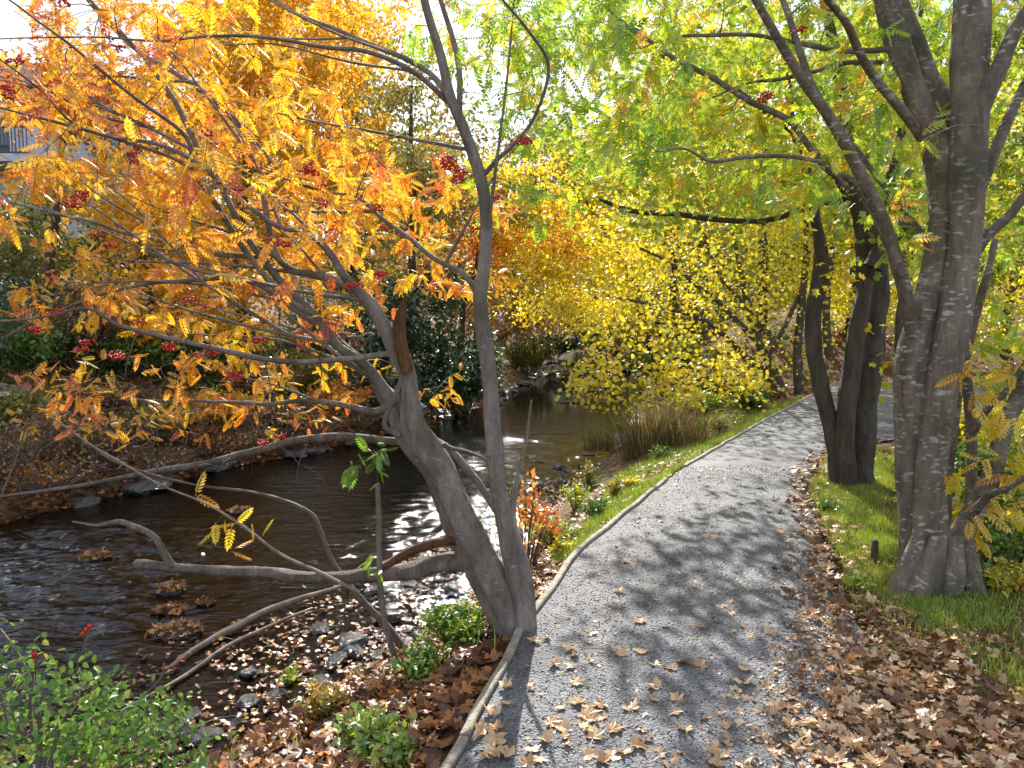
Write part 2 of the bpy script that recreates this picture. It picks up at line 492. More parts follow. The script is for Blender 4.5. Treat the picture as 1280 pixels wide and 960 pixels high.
xs = np.concatenate([-np.geomspace(14, 400, 40)[::-1], np.arange(-13.9, 14, .085), np.geomspace(14.1, 400, 40)])
ys = np.concatenate([-np.geomspace(3, 200, 18)[::-1], np.arange(-2.9, 14, .085), np.arange(14, 24, .16), np.geomspace(24.2, 900, 90)])
XX, YY = np.meshgrid(xs, ys)
ZZ = H(XX, YY)
# keep the ground clear of the path ribbon where the path bends
from math import inf
RIB_L = np.array(PL)[:, :2]; RIB_R = np.array(PR)[:, :2]


def resample(A, n):
    L = np.r_[0, np.cumsum(np.hypot(*np.diff(A, axis=0).T))]
    t = np.linspace(0, L[-1], n)
    return np.c_[np.interp(t, L, A[:, 0]), np.interp(t, L, A[:, 1])]


# matched stations so that the ribbon turns to the right behind the forked tree
PAIRS = [(PL[0], PR[0]), (PL[1], PR[1]), (PL[2], PR[2]), (PL[3], PR[3]), (PL[4], PR[4]), (PL[5], PR[5]), (PL[6], PR[6]), (PL[7], PR[7]), (PL[8], PR[8]), (PL[9], PR[9]), (PL[10], PR[10]), (PL[11], PR[11])]
LP = cat_rom([np.r_[a[:2], b[:2]] for a, b in PAIRS[:3]], 10)[:-1]
st = [np.r_[a[:2], b[:2]] for a, b in PAIRS]
rows = []
for i in range(len(st) - 1):
    n = 14
    for t in np.linspace(0, 1, n, endpoint=False): rows.append(st[i] * (1 - t) + st[i + 1] * t)
rows.append(st[-1]); rows = np.array(rows)


def in_path(x, y):
    """inside the ribbon polygon (vectorised even-odd)"""
    poly = np.vstack([rows[::7, :2], rows[::-7, 2:]])
    x = np.asarray(x, float); y = np.asarray(y, float)
    ins = np.zeros(x.shape, bool)
    for i in range(len(poly)):
        x1, y1 = poly[i]; x2, y2 = poly[(i + 1) % len(poly)]
        c = ((y1 > y) != (y2 > y)) & (x < (x2 - x1) * (y - y1) / (y2 - y1 + 1e-12) + x1)
        ins ^= c
    return ins


inside = in_path(XX, YY)
# widen the mask by one cell to be sure the ground stays below
m2 = inside.copy()
m2[1:] |= inside[:-1]; m2[:-1] |= inside[1:]; m2[:, 1:] |= inside[:, :-1]; m2[:, :-1] |= inside[:, 1:]
ZZ = np.where(m2, np.minimum(ZZ, -.03), ZZ)
ny, nx = XX.shape
vt = np.c_[XX.ravel(), YY.ravel(), ZZ.ravel()]
ii = (np.arange(ny - 1)[:, None] * nx + np.arange(nx - 1)[None]).ravel()
fc = np.c_[ii, ii + 1, ii + 1 + nx, ii + nx]


def ground_mat():
    m, t, N, L = nt('forest_floor')
    tc = N.new('ShaderNodeTexCoord')
    n1 = N.new('ShaderNodeTexNoise'); n1.inputs['Scale'].default_value = .9; n1.inputs['Detail'].default_value = 5
    n2 = N.new('ShaderNodeTexNoise'); n2.inputs['Scale'].default_value = 26; n2.inputs['Detail'].default_value = 8; n2.inputs['Roughness'].default_value = .7
    vo = N.new('ShaderNodeTexVoronoi'); vo.inputs['Scale'].default_value = 17
    for n in (n1, n2, vo): L.new(tc.outputs['Object'], n.inputs['Vector'])
    r1 = ramp(N, [(.3, (.03, .02, .013)), (.5, (.10, .055, .03)), (.7, (.22, .12, .06))]); L.new(n2.outputs[0], r1.inputs[0])
    r2 = ramp(N, [(.0, (.05, .025, .015)), (.5, (.20, .09, .04)), (1, (.34, .18, .08))]); L.new(vo.outputs['Color'], r2.inputs[0])
    m1 = N.new('ShaderNodeMixRGB'); m1.inputs[0].default_value = .5; L.new(r1.outputs[0], m1.inputs[1]); L.new(r2.outputs[0], m1.inputs[2])
    g = ramp(N, [(.3, (.03, .06, .012)), (.7, (.10, .16, .03))]); L.new(n2.outputs[0], g.inputs[0])
    gm = ramp(N, [(.52, (0, 0, 0)), (.62, (.7, .7, .7))]); L.new(n1.outputs[0], gm.inputs[0])
    m3 = N.new('ShaderNodeMixRGB'); L.new(gm.outputs[0], m3.inputs[0]); L.new(m1.outputs[0], m3.inputs[1]); L.new(g.outputs[0], m3.inputs[2])
    # below the water line: wet brown bed
    ge = N.new('ShaderNodeNewGeometry'); sx = N.new('ShaderNodeSeparateXYZ'); L.new(ge.outputs['Position'], sx.inputs[0])
    mr = N.new('ShaderNodeMapRange'); mr.inputs[1].default_value = -.68; mr.inputs[2].default_value = -.55
    L.new(sx.outputs[2], mr.inputs[0])
    bd = ramp(N, [(.3, (.02, .013, .008)), (.55, (.09, .055, .025)), (.8, (.20, .12, .05))]); L.new(n2.outputs[0], bd.inputs[0])
    m4 = N.new('ShaderNodeMixRGB'); L.new(mr.outputs[0], m4.inputs[0]); L.new(bd.outputs[0], m4.inputs[1]); L.new(m3.outputs[0], m4.inputs[2])
    b = N.new('ShaderNodeBsdfPrincipled'); b.inputs['Specular IOR Level'].default_value = .3
    L.new(m4.outputs[0], b.inputs['Base Color'])
    rr = N.new('ShaderNodeMapRange'); rr.inputs[1].default_value = 0; rr.inputs[2].default_value = 1; rr.inputs[3].default_value = .35; rr.inputs[4].default_value = .9
    L.new(mr.outputs[0], rr.inputs[0]); L.new(rr.outputs[0], b.inputs['Roughness'])
    bp = N.new('ShaderNodeBump'); bp.inputs['Strength'].default_value = .9; bp.inputs['Distance'].default_value = .04
    L.new(n2.outputs[0], bp.inputs['Height']); L.new(bp.outputs[0], b.inputs['Normal'])
    o = N.new('ShaderNodeOutputMaterial'); L.new(b.outputs[0], o.inputs[0])
    return m


o = link('ground', mesh_arrays('ground', vt, fc, smooth=True), ground_mat()); tag(o, kind='structure')


# ------------------------------------------------------------------ water
def water_mat():
    m, t, N, L = nt('stream_water')
    tc = N.new('ShaderNodeTexCoord')
    mp = N.new('ShaderNodeMapping'); mp.inputs['Rotation'].default_value = (0, 0, R(-52)); mp.inputs['Scale'].default_value = (.55, 1.5, 1)
    L.new(tc.outputs['Object'], mp.inputs[0])
    n1 = N.new('ShaderNodeTexNoise'); n1.inputs['Scale'].default_value = 5.5; n1.inputs['Detail'].default_value = 2; n1.inputs['Roughness'].default_value = .5; n1.inputs['Distortion'].default_value = .6
    n2 = N.new('ShaderNodeTexNoise'); n2.inputs['Scale'].default_value = 26; n2.inputs['Detail'].default_value = 5; n2.inputs['Distortion'].default_value = .3
    L.new(mp.outputs[0], n1.inputs['Vector']); L.new(mp.outputs[0], n2.inputs['Vector'])
    # calm far pool, choppy riffle on the near side
    ge = N.new('ShaderNodeNewGeometry'); sx = N.new('ShaderNodeSeparateXYZ'); L.new(ge.outputs['Position'], sx.inputs[0])
    mr = N.new('ShaderNodeMapRange'); mr.inputs[1].default_value = 12; mr.inputs[2].default_value = 19; mr.inputs[3].default_value = 1; mr.inputs[4].default_value = .10
    L.new(sx.outputs[1], mr.inputs[0])
    mz = N.new('ShaderNodeMath'); mz.operation = 'MULTIPLY_ADD'; L.new(n2.outputs[0], mz.inputs[0]); mz.inputs[1].default_value = .26; L.new(n1.outputs[0], mz.inputs[2])
    bp = N.new('ShaderNodeBump'); bp.inputs['Distance'].default_value = .022; L.new(mz.outputs[0], bp.inputs['Height'])
    L.new(mr.outputs[0], bp.inputs['Strength'])
    fr = N.new('ShaderNodeFresnel'); fr.inputs[0].default_value = 1.45; L.new(bp.outputs[0], fr.inputs['Normal'])
    tr = N.new('ShaderNodeBsdfTransparent'); tr.inputs[0].default_value = (.40, .35, .25, 1)
    dk = N.new('ShaderNodeBsdfDiffuse'); dk.inputs[0].default_value = (.012, .010, .006, 1)
    m0 = N.new('ShaderNodeMixShader'); m0.inputs[0].default_value = .25; L.new(tr.outputs[0], m0.inputs[1]); L.new(dk.outputs[0], m0.inputs[2])
    gl = N.new('ShaderNodeBsdfGlossy'); gl.inputs['Roughness'].default_value = .05; L.new(bp.outputs[0], gl.inputs['Normal'])
    ms = N.new('ShaderNodeMixShader'); L.new(fr.outputs[0], ms.inputs[0]); L.new(m0.outputs[0], ms.inputs[1]); L.new(gl.outputs[0], ms.inputs[2])
    o = N.new('ShaderNodeOutputMaterial'); L.new(ms.outputs[0], o.inputs[0])
    return m


wy = np.concatenate([np.arange(-6, 3, .3), np.arange(3, 13, .03), np.arange(13, 21, .05), np.arange(21, 75, .35)])
wu = np.linspace(0, 1, 250)
wfb, wnb = ip(FB, wy) - .7, ip(NB, wy) + .7
WX = wfb[:, None] * (1 - wu) + wnb[:, None] * wu
WY = np.repeat(wy[:, None], len(wu), 1)
WZZ = WZ + .38 * sstep((WY - 31) / 3)
def crest(x, y, f, k, ax=1.0, ay=1.0, th=-.6):
    """sharp-topped wavelets, longer across the current than along it"""
    c, q = math.cos(th), math.sin(th)
    a, b = (x * c + y * q) * ax, (-x * q + y * c) * ay
    return 1 - np.abs(wob(a + .08 * wob(x, y, f * .6, 4), b, f, k)) * 1.6


lively = np.clip(.45 + .9 * wob(WX, WY, .8, 0), .12, 1.0)
left_riffle = sstep((-WX - 1.7) / 1.5) * sstep((9.3 - WY) / 1.6)
right_riffle = sstep((WX - ip(NB, WY) + 2.6) / 1.2) * sstep((WY - 5.0) / 1.2) * sstep((17 - WY) / 4)
amp = np.clip(.2 * lively + 1.5 * left_riffle + 1.25 * right_riffle, 0, 1.6) * (1 - .85 * sstep((WY - 17) / 4))
WZZ = WZZ + amp * (.020 * crest(WX, WY, 5.5, 2, .7, 1.3) + .011 * crest(WX, WY, 12, 3, .8, 1.3, -.2) + .004 * wob(WX, WY, 26, 1)) - amp * .018
WZZ = WZZ + .03 * wob(WX, WY, 6, 1) * (sstep((WY - 30) / 1) * (1 - sstep((WY - 35) / 1)))
nw = len(wu)
ii = (np.arange(len(wy) - 1)[:, None] * nw + np.arange(nw - 1)[None]).ravel()
o = link('stream_water', mesh_arrays('stream_water', np.c_[WX.ravel(), WY.ravel(), WZZ.ravel()], np.c_[ii, ii + 1, ii + 1 + nw, ii + nw], smooth=True), water_mat())
tag(o, kind='structure')


# ------------------------------------------------------------------ path
def gravel_mat():
    m, t, N, L = nt('gravel_path')
    tc = N.new('ShaderNodeTexCoord')
    n1 = N.new('ShaderNodeTexNoise'); n1.inputs['Scale'].default_value = 1.6; n1.inputs['Detail'].default_value = 5
    n2 = N.new('ShaderNodeTexNoise'); n2.inputs['Scale'].default_value = 90; n2.inputs['Detail'].default_value = 6; n2.inputs['Roughness'].default_value = .75
    vo = N.new('ShaderNodeTexVoronoi'); vo.inputs['Scale'].default_value = 95
    for n in (n1, n2, vo): L.new(tc.outputs['Object'], n.inputs['Vector'])
    r = ramp(N, [(0, (.05, .053, .06)), (.45, (.19, .19, .195)), (.8, (.34, .34, .345)), (1, (.56, .56, .56))]); L.new(vo.outputs['Color'], r.inputs[0])
    r2 = ramp(N, [(.32, (.05, .053, .065)), (.7, (.32, .32, .335))]); L.new(n2.outputs[0], r2.inputs[0])
    mx = N.new('ShaderNodeMixRGB'); mx.inputs[0].default_value = .5; L.new(r.outputs[0], mx.inputs[1]); L.new(r2.outputs[0], mx.inputs[2])
    r3 = ramp(N, [(.3, (.55, .52, .50)), (.48, (.86, .85, .85)), (.66, (1.15, 1.13, 1.1))]); L.new(n1.outputs[0], r3.inputs[0])
    m2_ = N.new('ShaderNodeMixRGB'); m2_.blend_type = 'MULTIPLY'; m2_.inputs[0].default_value = 1; L.new(mx.outputs[0], m2_.inputs[1]); L.new(r3.outputs[0], m2_.inputs[2])
    b = N.new('ShaderNodeBsdfPrincipled'); b.inputs['Roughness'].default_value = .7; b.inputs['Specular IOR Level'].default_value = .4
    L.new(m2_.outputs[0], b.inputs['Base Color'])
    ad = N.new('ShaderNodeMath'); ad.operation = 'ADD'; L.new(n2.outputs[0], ad.inputs[0]); L.new(vo.outputs['Distance'], ad.inputs[1])
    bp = N.new('ShaderNodeBump'); bp.inputs['Strength'].default_value = .9; bp.inputs['Distance'].default_value = .012
    L.new(ad.outputs[0], bp.inputs['Height']); L.new(bp.outputs[0], b.inputs['Normal'])
    o = N.new('ShaderNodeOutputMaterial'); L.new(b.outputs[0], o.inputs[0])
    return m


M['gravel'] = gravel_mat()
NU = 22
u = np.linspace(0, 1, NU)
RX = rows[:, 0:1] * (1 - u) + rows[:, 2:3] * u
RY = rows[:, 1:2] * (1 - u) + rows[:, 3:4] * u
RZ = .004 + .012 * wob(RX, RY, 1.4, 3) * np.sin(u * np.pi) + .02 * np.sin(u * np.pi)
# ragged right-hand edge
RX = RX + (u ** 6)[None] * .10 * wob(RX, RY, 4, 1)
ii = (np.arange(len(rows) - 1)[:, None] * NU + np.arange(NU - 1)[None]).ravel()
o = link('path', mesh_arrays('path', np.c_[RX.ravel(), RY.ravel(), RZ.ravel()], np.c_[ii, ii + 1, ii + 1 + NU, ii + NU], smooth=True), M['gravel'])
tag(o, kind='structure')


def gz(x, y):
    x = np.asarray(x, float); y = np.asarray(y, float)
    return np.where(in_path(x, y), .012, H(x, y))


# timber boards that hold the left edge of the gravel
bl = ['pale timber edging board at the bottom edge of the photo', 'timber edging board passing the foot of the leaning tree', 'timber edging board just past the leaning tree where grass spills over',
      'straight pale timber edging board beside the sunlit grass', 'timber edging board starting after the small gap in the edging', 'narrow far timber edging board by the yellow maple', 'farthest timber edging board before the path bends']
ends = [(PL[1], PL[2] + (PL[3] - PL[2]) * .12), (PL[2] + (PL[3] - PL[2]) * .13, PL[3]), (PL[3], PL[4]), (PL[4], PL[5]), (PL[6] - (PL[7] - PL[6]) * .1 + np.array([.05, 0, 0]), PL[7]), (PL[7], PL[8]), (PL[8], PL[9])]
for (a, b), lab in zip(ends, bl):
    a = np.array(a); b = np.array(b); d = (b - a); ln = np.linalg.norm(d[:2]); d = d / ln
    s = np.array([-d[1], d[0], 0])
    mb = MB(); n = max(6, int(ln / .12)); V = []
    for i in range(n + 1):
        c = a + d * (ln * i / n * .996 + .004) + s * .006 * math.sin(i * .9)
        w = .019 + .002 * noise.noise(Vector((i * .7, a[0], 1)))
        h = .028 + .005 * noise.noise(Vector((i * .5, a[0], 5)))
        for q, z in ((-w, -.09), (-w, h - .005), (-w + .006, h), (w - .006, h), (w, h - .005), (w, -.09)):
            V.append(c + s * (q + .02) + np.array([0, 0, z]))
    fcs = [(i * 6 + j, i * 6 + j + 1, (i + 1) * 6 + j + 1, (i + 1) * 6 + j) for i in range(n) for j in range(5)]
    fcs += [(0, 1, 2, 3, 4, 5), tuple(n * 6 + k for k in (5, 4, 3, 2, 1, 0))]
    mb.add(V, fcs)
    ob = mb.build('edging_board', M['curb'], origin=a, smooth=False)
    tag(ob, lab, 'edging board', 'timber boards edging the gravel path')

# loose gravel
n = 26000
t = rng.random(n) ** 1.6 * .62
k = t * (len(rows) - 1); i0 = k.astype(int); fr = (k - i0)[:, None]
rr = rows[i0] * (1 - fr) + rows[i0 + 1] * fr
uu = rng.random(n)
gx, gy = rr[:, 0] * (1 - uu) + rr[:, 2] * uu, rr[:, 1] * (1 - uu) + rr[:, 3] * uu
keep = (gy > 1.6) & (gy < 8)
gx, gy, uu = gx[keep], gy[keep], uu[keep]; n = len(gx)
gzv = .006 + .02 * np.sin(uu * np.pi) + .012 * wob(gx, gy, 1.4, 3) * np.sin(uu * np.pi)
sz = rng.uniform(.002, .0065, n) * (1 + .05 * gy)
S3 = np.c_[sz, sz * rng.uniform(.6, 1, n), sz * rng.uniform(.5, .9, n)]
M['chips'] = leaf_mat('chips', [(0, (.05, .05, .06)), (.5, (.17, .175, .2)), (.9, (.33, .335, .36)), (1, (.6, .6, .6))], 0, .05)
build_scatter('gravel', [scatter(T_STONE, np.c_[gx, gy, gzv], rdir(n) * [1, 1, .2], rdir(n) * .3 + [0, 0, 1], S3, rng.random(n))], M['chips'],
              label='loose grey stone chips strewn over the path', cat='gravel', kind='stuff')


# ------------------------------------------------------------------ trees
class Tree:
    def __init__(s, name, label, loc, cat='tree', group=None):
        s.root = thing(name, label, cat, loc, group)
        s.nodes = []; s.nr = []
        s.loc = np.array(loc, float)

    def stem(s, spec, y0, y1, mat, name='branch', sides=8, n=6, rough=0, flare=None, wig=.012, reg=True):
        p, r = limb(spec, y0, y1, n, wig)
        return s.stem3(p, r, mat, name, sides, rough, flare, reg)

    def stem3(s, p, r, mat, name='branch', sides=8, rough=0, flare=None, reg=True):
        mb = MB(); mb.tube(p, r, sides, rough, flare=flare)
        o = mb.build(name, mat, s.root)
        if reg:
            s.nodes += list(p); s.nr += list(r)
        return p, r

    def colonize(s, att, mat, name='twig_sprays', up=.12, rmax=.012, sides=4, jit=.06, rtip=.0016):
        """joins every attractor to the nearest wood by a thin curved twig; returns tips and twig directions"""
        nodes = np.array(s.nodes); nr = np.array(s.nr)
        att = np.asarray(att, float)
        d0 = np.array([np.min(np.linalg.norm(nodes - a, axis=1)) for a in att])
        order = np.argsort(d0)
        cap = len(nodes) + 4 * len(att)
        NB_ = np.empty((cap, 3)); NRr = np.empty(cap); c = len(nodes)
        NB_[:c] = nodes; NRr[:c] = nr
        mb = MB(); tips, dirs, mids = [], [], []
        for i in order:
            a = att[i]
            dd = np.linalg.norm(NB_[:c] - a, axis=1)
            j = int(np.argmin(dd)); ln = dd[j]
            if ln < .03: continue
            p0 = NB_[j]; v = a - p0
            off = rng.normal(0, 1, 3) * ln * jit
            ts = np.array([0, .25, .5, .75, 1.0])
            pts = p0 + np.outer(ts, v) + np.outer(np.sin(ts * np.pi), off + np.array([0, 0, up * ln])) + rng.normal(0, .012 * ln, (5, 3)) * (ts > 0)[:, None]
            r0 = min(NRr[j] * .8, .0025 + .006 * ln, rmax)
            rs = np.linspace(r0, max(rtip, r0 * .35), 5)
            mb.tube(pts, rs, sides, cap=False)
            NB_[c:c + 4] = pts[1:]; NRr[c:c + 4] = rs[1:]; c += 4
            tips.append(pts[-1]); dirs.append(pts[-1] - pts[-2]); mids.append(pts[2:4])
        mb.build(name, mat, s.root)
        return np.array(tips), norm(np.array(dirs)), np.array(mids)

    def pinnate(s, tips, dirs, mids, mat, k=7, size=(.11, .19), name='crown', bias=0, tmpl=None, spread=.06):
        n = len(tips)
        if n == 0: return
        tipr = rng.random(n)
        pos, xd, zd, rn = [], [], [], []
        for q in range(k):
            t = rng.random(n)[:, None] ** 1.3
            base = tips * (1 - t) + mids[:, 1] * t
            base = base + rng.normal(0, spread * .3, base.shape)
            d = norm(dirs * .5 + rdir(n) * .9 + np.array([0, 0, -.15]))
            z = norm(rdir(n) * .55 + np.array([0, -.25, .75]))
            pos.append(base); xd.append(d); zd.append(z)
            rn.append(np.clip(tipr * .55 + rng.random(n) * .45 + bias, 0, 1))
        pos, xd, zd, rn = map(np.concatenate, (pos, xd, zd, rn))
        sz = rng.uniform(size[0], size[1], len(pos))
        return build_scatter(name, [scatter(tmpl or T_ROWAN, pos, xd, zd, sz, rn)], mat, s.root)


def gap(p, drop=.8):
    """True where foliage is thin: openings through which the house and the sky show"""
    p = np.asarray(p, float); c, s_ = math.cos(PITCH), math.sin(PITCH)
    dz = p[:, 2] - CAMZ
    f = p[:, 1] * c - dz * s_; u_ = p[:, 1] * s_ + dz * c
    px, py = 640 + F * p[:, 0] / f, 480 - F * u_ / f
    g_ = np.zeros(len(p), bool)
    for cx, cy, rx, ry in ((24, 174, 36, 20), (98, 285, 16, 13), (105, 190, 14, 12), (150, 60, 45, 30), (95, 30, 22, 18)):
        g_ |= ((px - cx) / rx) ** 2 + ((py - cy) / ry) ** 2 < 1
    return g_ & (rng.random(len(p)) < drop)


def region(n, specs, y0, y1, jitter=0):
    """attractors: specs = (px, py, rx, ry, weight) ellipses in the photograph's frame, spread in depth between y0 and y1"""
    w = np.array([q[4] * q[2] * q[3] for q in specs], float); w /= w.sum()
    idx = rng.choice(len(specs), n, p=w)
    out = []
    for i in idx:
        px, py, rx, ry, _ = specs[i]
        a, r = rng.uniform(0, 2 * np.pi), math.sqrt(rng.random())
        out.append(P(px + rx * r * math.cos(a), py + ry * r * math.sin(a), rng.uniform(y0, y1)))
    out = np.array(out)
    keep = (out[:, 2] > H(out[:, 0], out[:, 1]) + .12) & ~gap(out, .6)
    return out[keep]


# ---- 1. the leaning rowan at the path edge
b0 = G(652, 790); Y0 = b0[1] + .05
z0 = float(H(b0[0] - .05, Y0))
T1 = Tree('rowan_tree', 'leaning grey multi-stemmed rowan with orange and yellow leaves at the path edge', (b0[0] - .02, Y0, z0))
BG = M['bark_grey']
T1.stem([(660, 830, 28), (656, 778, 27), (643, 715, 25), (632, 660, 23), (622, 600, 21), (616, 540, 20), (612, 480, 19.5), (606, 430, 18.5), (600, 378, 18), (605, 330, 16), (608, 280, 15), (601, 225, 14.5), (581, 165, 13.5), (562, 120, 12.5), (549, 65, 11), (530, 0, 9), (515, -70, 8), (505, -150, 5)], Y0, Y0 - .1, BG, 'trunk', 36, 10, .18, (z0, .12, .10, 4, 1), .006)
T1.stem([(648, 835, 38), (642, 785, 38), (616, 725, 38), (594, 680, 37), (577, 640, 34), (563, 610, 34), (547, 575, 34), (519, 540, 32), (513, 508, 25), (509, 470, 22), (498, 440, 20), (482, 412, 18), (464, 386, 16)], Y0 + .02, Y0 + .05, BG, 'trunk', 40, 12, .22, (z0, .12, .10, 5, 2), .006)
T1.stem([(642, 830, 34), (628, 775, 34), (596, 715, 31), (573, 672, 25), (556, 630, 21), (536, 585, 21), (509, 550, 23), (491, 512, 20), (472, 482, 16)], Y0 + .12, Y0 + .25, BG, 'trunk', 32, 12, .22, (z0, .12, .10, 5, 2), .006)
T1.stem([(662, 810, 20), (660, 750, 20), (652, 700, 17), (641, 650, 11), (647, 600, 6), (654, 560, 4), (660, 530, 3), (664, 500, 2)], Y0 + .1, Y0 + .4, BG, 'trunk', 10, 6, .06)
# upper limbs
T1.stem([(575, 150, 7.2), (573, 100, 7.2), (567, 50, 6.5), (550, 0, 5.8), (540, -60, 4.3)], Y0 - .08, Y0 + .3, BG)
T1.stem([(602, 222, 7.2), (622, 200, 5.8), (645, 178, 5.0), (668, 145, 4.3), (686, 85, 4.3), (660, 40, 3.6), (628, 0, 2.9), (600, -40, 2.2)], Y0 - .05, Y0 - .6, BG)
T1.stem([(562, 122, 8.1), (530, 86, 7.2), (470, 58, 5.8), (430, 40, 5.0), (380, 20, 4.3), (340, 0, 3.6), (290, -30, 2.9)], Y0 - .05, Y0 + .7, BG)
T1.stem([(560, 128, 6.9), (515, 88, 6.5), (460, 65, 5.8), (415, 58, 5.0), (330, 46, 4.3), (270, 45, 3.6), (200, 50, 2.9), (120, 45, 2.2), (0, 50, 1.4)], Y0, Y0 - .6, BG)
T1.stem([(600, 375, 8.7), (580, 345, 6.9), (545, 325, 6.5), (515, 300, 5.8), (478, 275, 5.0), (445, 245, 3.6), (400, 238, 2.9), (350, 215, 2.2)], Y0, Y0 + .8, BG)
T1.stem([(500, 455, 22.8), (480, 410, 18.8), (465, 382, 16.1), (430, 345, 11.2), (410, 315, 8.7), (380, 290, 7.2), (350, 285, 5.8), (300, 252, 5.8), (250, 206, 5.8), (195, 180, 5.0), (140, 172, 4.3), (90, 152, 3.6), (50, 112, 2.9), (0, 75, 2.2)], Y0 + .05, Y0 - .5, BG, sides=10)
T1.stem([(468, 390, 12.5), (440, 360, 11.2), (400, 345, 10.0), (362, 335, 8.7), (342, 310, 8.1), (331, 255, 7.5), (322, 196, 6.9), (300, 160, 7.2), (262, 120, 6.5), (222, 92, 5.8), (180, 70, 5.0), (150, 45, 4.3), (110, 0, 3.6), (80, -50, 2.9)], Y0 + .1, Y0 + .8, BG, sides=10)
T1.stem([(490, 500, 17.5), (455, 455, 13.7), (420, 430, 11.2), (390, 390, 10.0), (350, 350, 9.4), (310, 300, 8.1), (270, 222, 6.9), (240, 170, 7.2), (215, 120, 6.5), (190, 85, 5.0), (150, 40, 4.3), (105, -10, 3.6), (80, -60, 2.9)], Y0 + .2, Y0 + .1, BG, sides=10)
T1.stem([(400, 400, 8.7), (350, 365, 8.1), (310, 320, 7.5), (288, 288, 7.2), (262, 245, 6.5), (240, 212, 5.8), (232, 172, 5.0), (170, 120, 4.3), (100, 65, 3.6), (50, 30, 2.9), (10, 0, 2.2), (-40, -30, 1.4)], Y0 + .2, Y0 - .7, BG)
T1.stem([(250, 215, 5.0), (210, 195, 4.3), (150, 176, 4.3), (80, 155, 3.6), (0, 135, 2.2), (-60, 120, 1.4)], Y0 - .1, Y0 - .5, BG)
T1.stem([(320, 322, 5.8), (250, 310, 5.0), (200, 300, 4.3), (150, 290, 4.3), (110, 275, 3.6), (60, 265, 2.9), (0, 250, 2.2), (-60, 240, 1.4)], Y0 + .3, Y0 + 1.2, BG)
T1.stem([(498, 445, 9.4), (480, 443, 8.1), (430, 449, 7.5), (370, 452, 6.9), (310, 446, 7.2), (250, 432, 6.5), (200, 420, 5.8), (150, 405, 5.0), (110, 385, 3.6), (60, 395, 2.9), (0, 402, 2.9)], Y0 + .05, Y0 - .7, BG)
T1.stem([(455, 450, 8.7), (420, 425, 8.1), (370, 388, 7.5), (330, 360, 6.9), (290, 346, 7.2), (240, 350, 5.8), (180, 355, 5.0), (120, 370, 3.6), (50, 398, 2.9), (0, 425, 2.2)], Y0 + .2, Y0 + .9, BG)
T1.stem([(530, 515, 16.1), (500, 498, 12.5), (470, 514, 10.0), (430, 507, 7.5), (380, 500, 6.5), (330, 506, 5.0), (230, 500, 3.6), (150, 500, 2.2)], Y0 + .1, Y0 + .9, BG)
T1.stem([(505, 502, 8.7), (470, 475, 8.1), (430, 450, 7.2), (395, 420, 5.0), (350, 405, 2.9)], Y0 + .2, Y0 + .9, BG)
T1.stem([(560, 560, 13), (500, 552, 11), (430, 546, 11), (380, 550, 10), (330, 560, 9.5), (260, 578, 8.5), (200, 588, 7.5), (140, 600, 6), (80, 610, 5), (0, 622, 4)], Y0 + .15, Y0 + 1.3, M['bark_dead'], rough=.15)
T1.stem([(618, 718, 26), (590, 706, 26), (560, 705, 24), (520, 711, 22), (470, 718, 20), (430, 722, 17), (380, 722, 15), (330, 716, 14), (250, 712, 12), (168, 706, 11)], Y0 + .1, Y0 + .9, M['bark_dead'], sides=16, rough=.3)
T1.stem([(215, 708, 11), (206, 695, 10), (192, 672, 9), (165, 658, 8), (148, 652, 7), (120, 657, 4), (90, 652, 2)], Y0 + .8, Y0 + .9, M['bark_dead'], reg=False)
T1.stem([(570, 676, 12), (540, 680, 13), (510, 690, 12), (485, 704, 10), (470, 715, 6)], Y0 + .12, Y0 + .2, M['bark_rot'], reg=False)
T1.stem([(622, 640, 7), (605, 612, 9), (582, 585, 10), (560, 560, 9), (535, 545, 7)], Y0 + .05, Y0 + .2, BG, reg=False)
T1.stem([(508, 465, 16), (499, 430, 17), (498, 405, 15), (503, 385, 10), (508, 368, 4)], Y0, Y0, M['bark_rot'], reg=False, rough=.2)
T1.stem([(500, 545, 10), (480, 530, 7), (500, 480, 7), (505, 450, 5)], Y0 + .02, Y0 + .02, M['bark_dead'], reg=False)
T1.stem([(555, 555, 7), (565, 560, 6), (580, 563, 4), (600, 570, 3), (610, 575, 2)], Y0, Y0 - .1, M['bark_dead'], reg=False)
starts = [(505, 440), (480, 405), (455, 380), (420, 340), (400, 345), (360, 335), (340, 305), (330, 250), (320, 195), (420, 430), (380, 385), (330, 325), (290, 260), (250, 190), (300, 300), (270, 225), (345, 340), (430, 350),
          (590, 200), (560, 120), (520, 80), (600, 340), (470, 60), (610, 280), (440, 500), (400, 505), (350, 450), (480, 505), (250, 350), (200, 180), (150, 100), (230, 110), (400, 240), (500, 290)]
for i, (px, py) in enumerate(starts):
    yy = Y0 + rng.uniform(-.2, .9)
    nn = np.array(T1.nodes); q0 = P(px, py, yy); q0 = nn[np.argmin(np.linalg.norm(nn - q0, axis=1))]
    ang = R(rng.uniform(118, 178) if px < 540 else rng.uniform(60, 165)); ln = rng.uniform(.5, 1.5)
    v = np.array([math.cos(ang), rng.uniform(-.3, .5), math.sin(ang) * .9]); v /= np.linalg.norm(v)
    bend = np.array([0, 0, rng.uniform(-.12, .16)])
    A_ = cat_rom([q0, q0 + v * ln * .35 + bend * .5, q0 + v * ln * .7 + bend * .4 + rng.normal(0, .02, 3), q0 + v * ln], 5)
    T1.stem3(A_, np.linspace(rng.uniform(.007, .012), .002, len(A_)), M['bark_grey'], 'branch', 6)
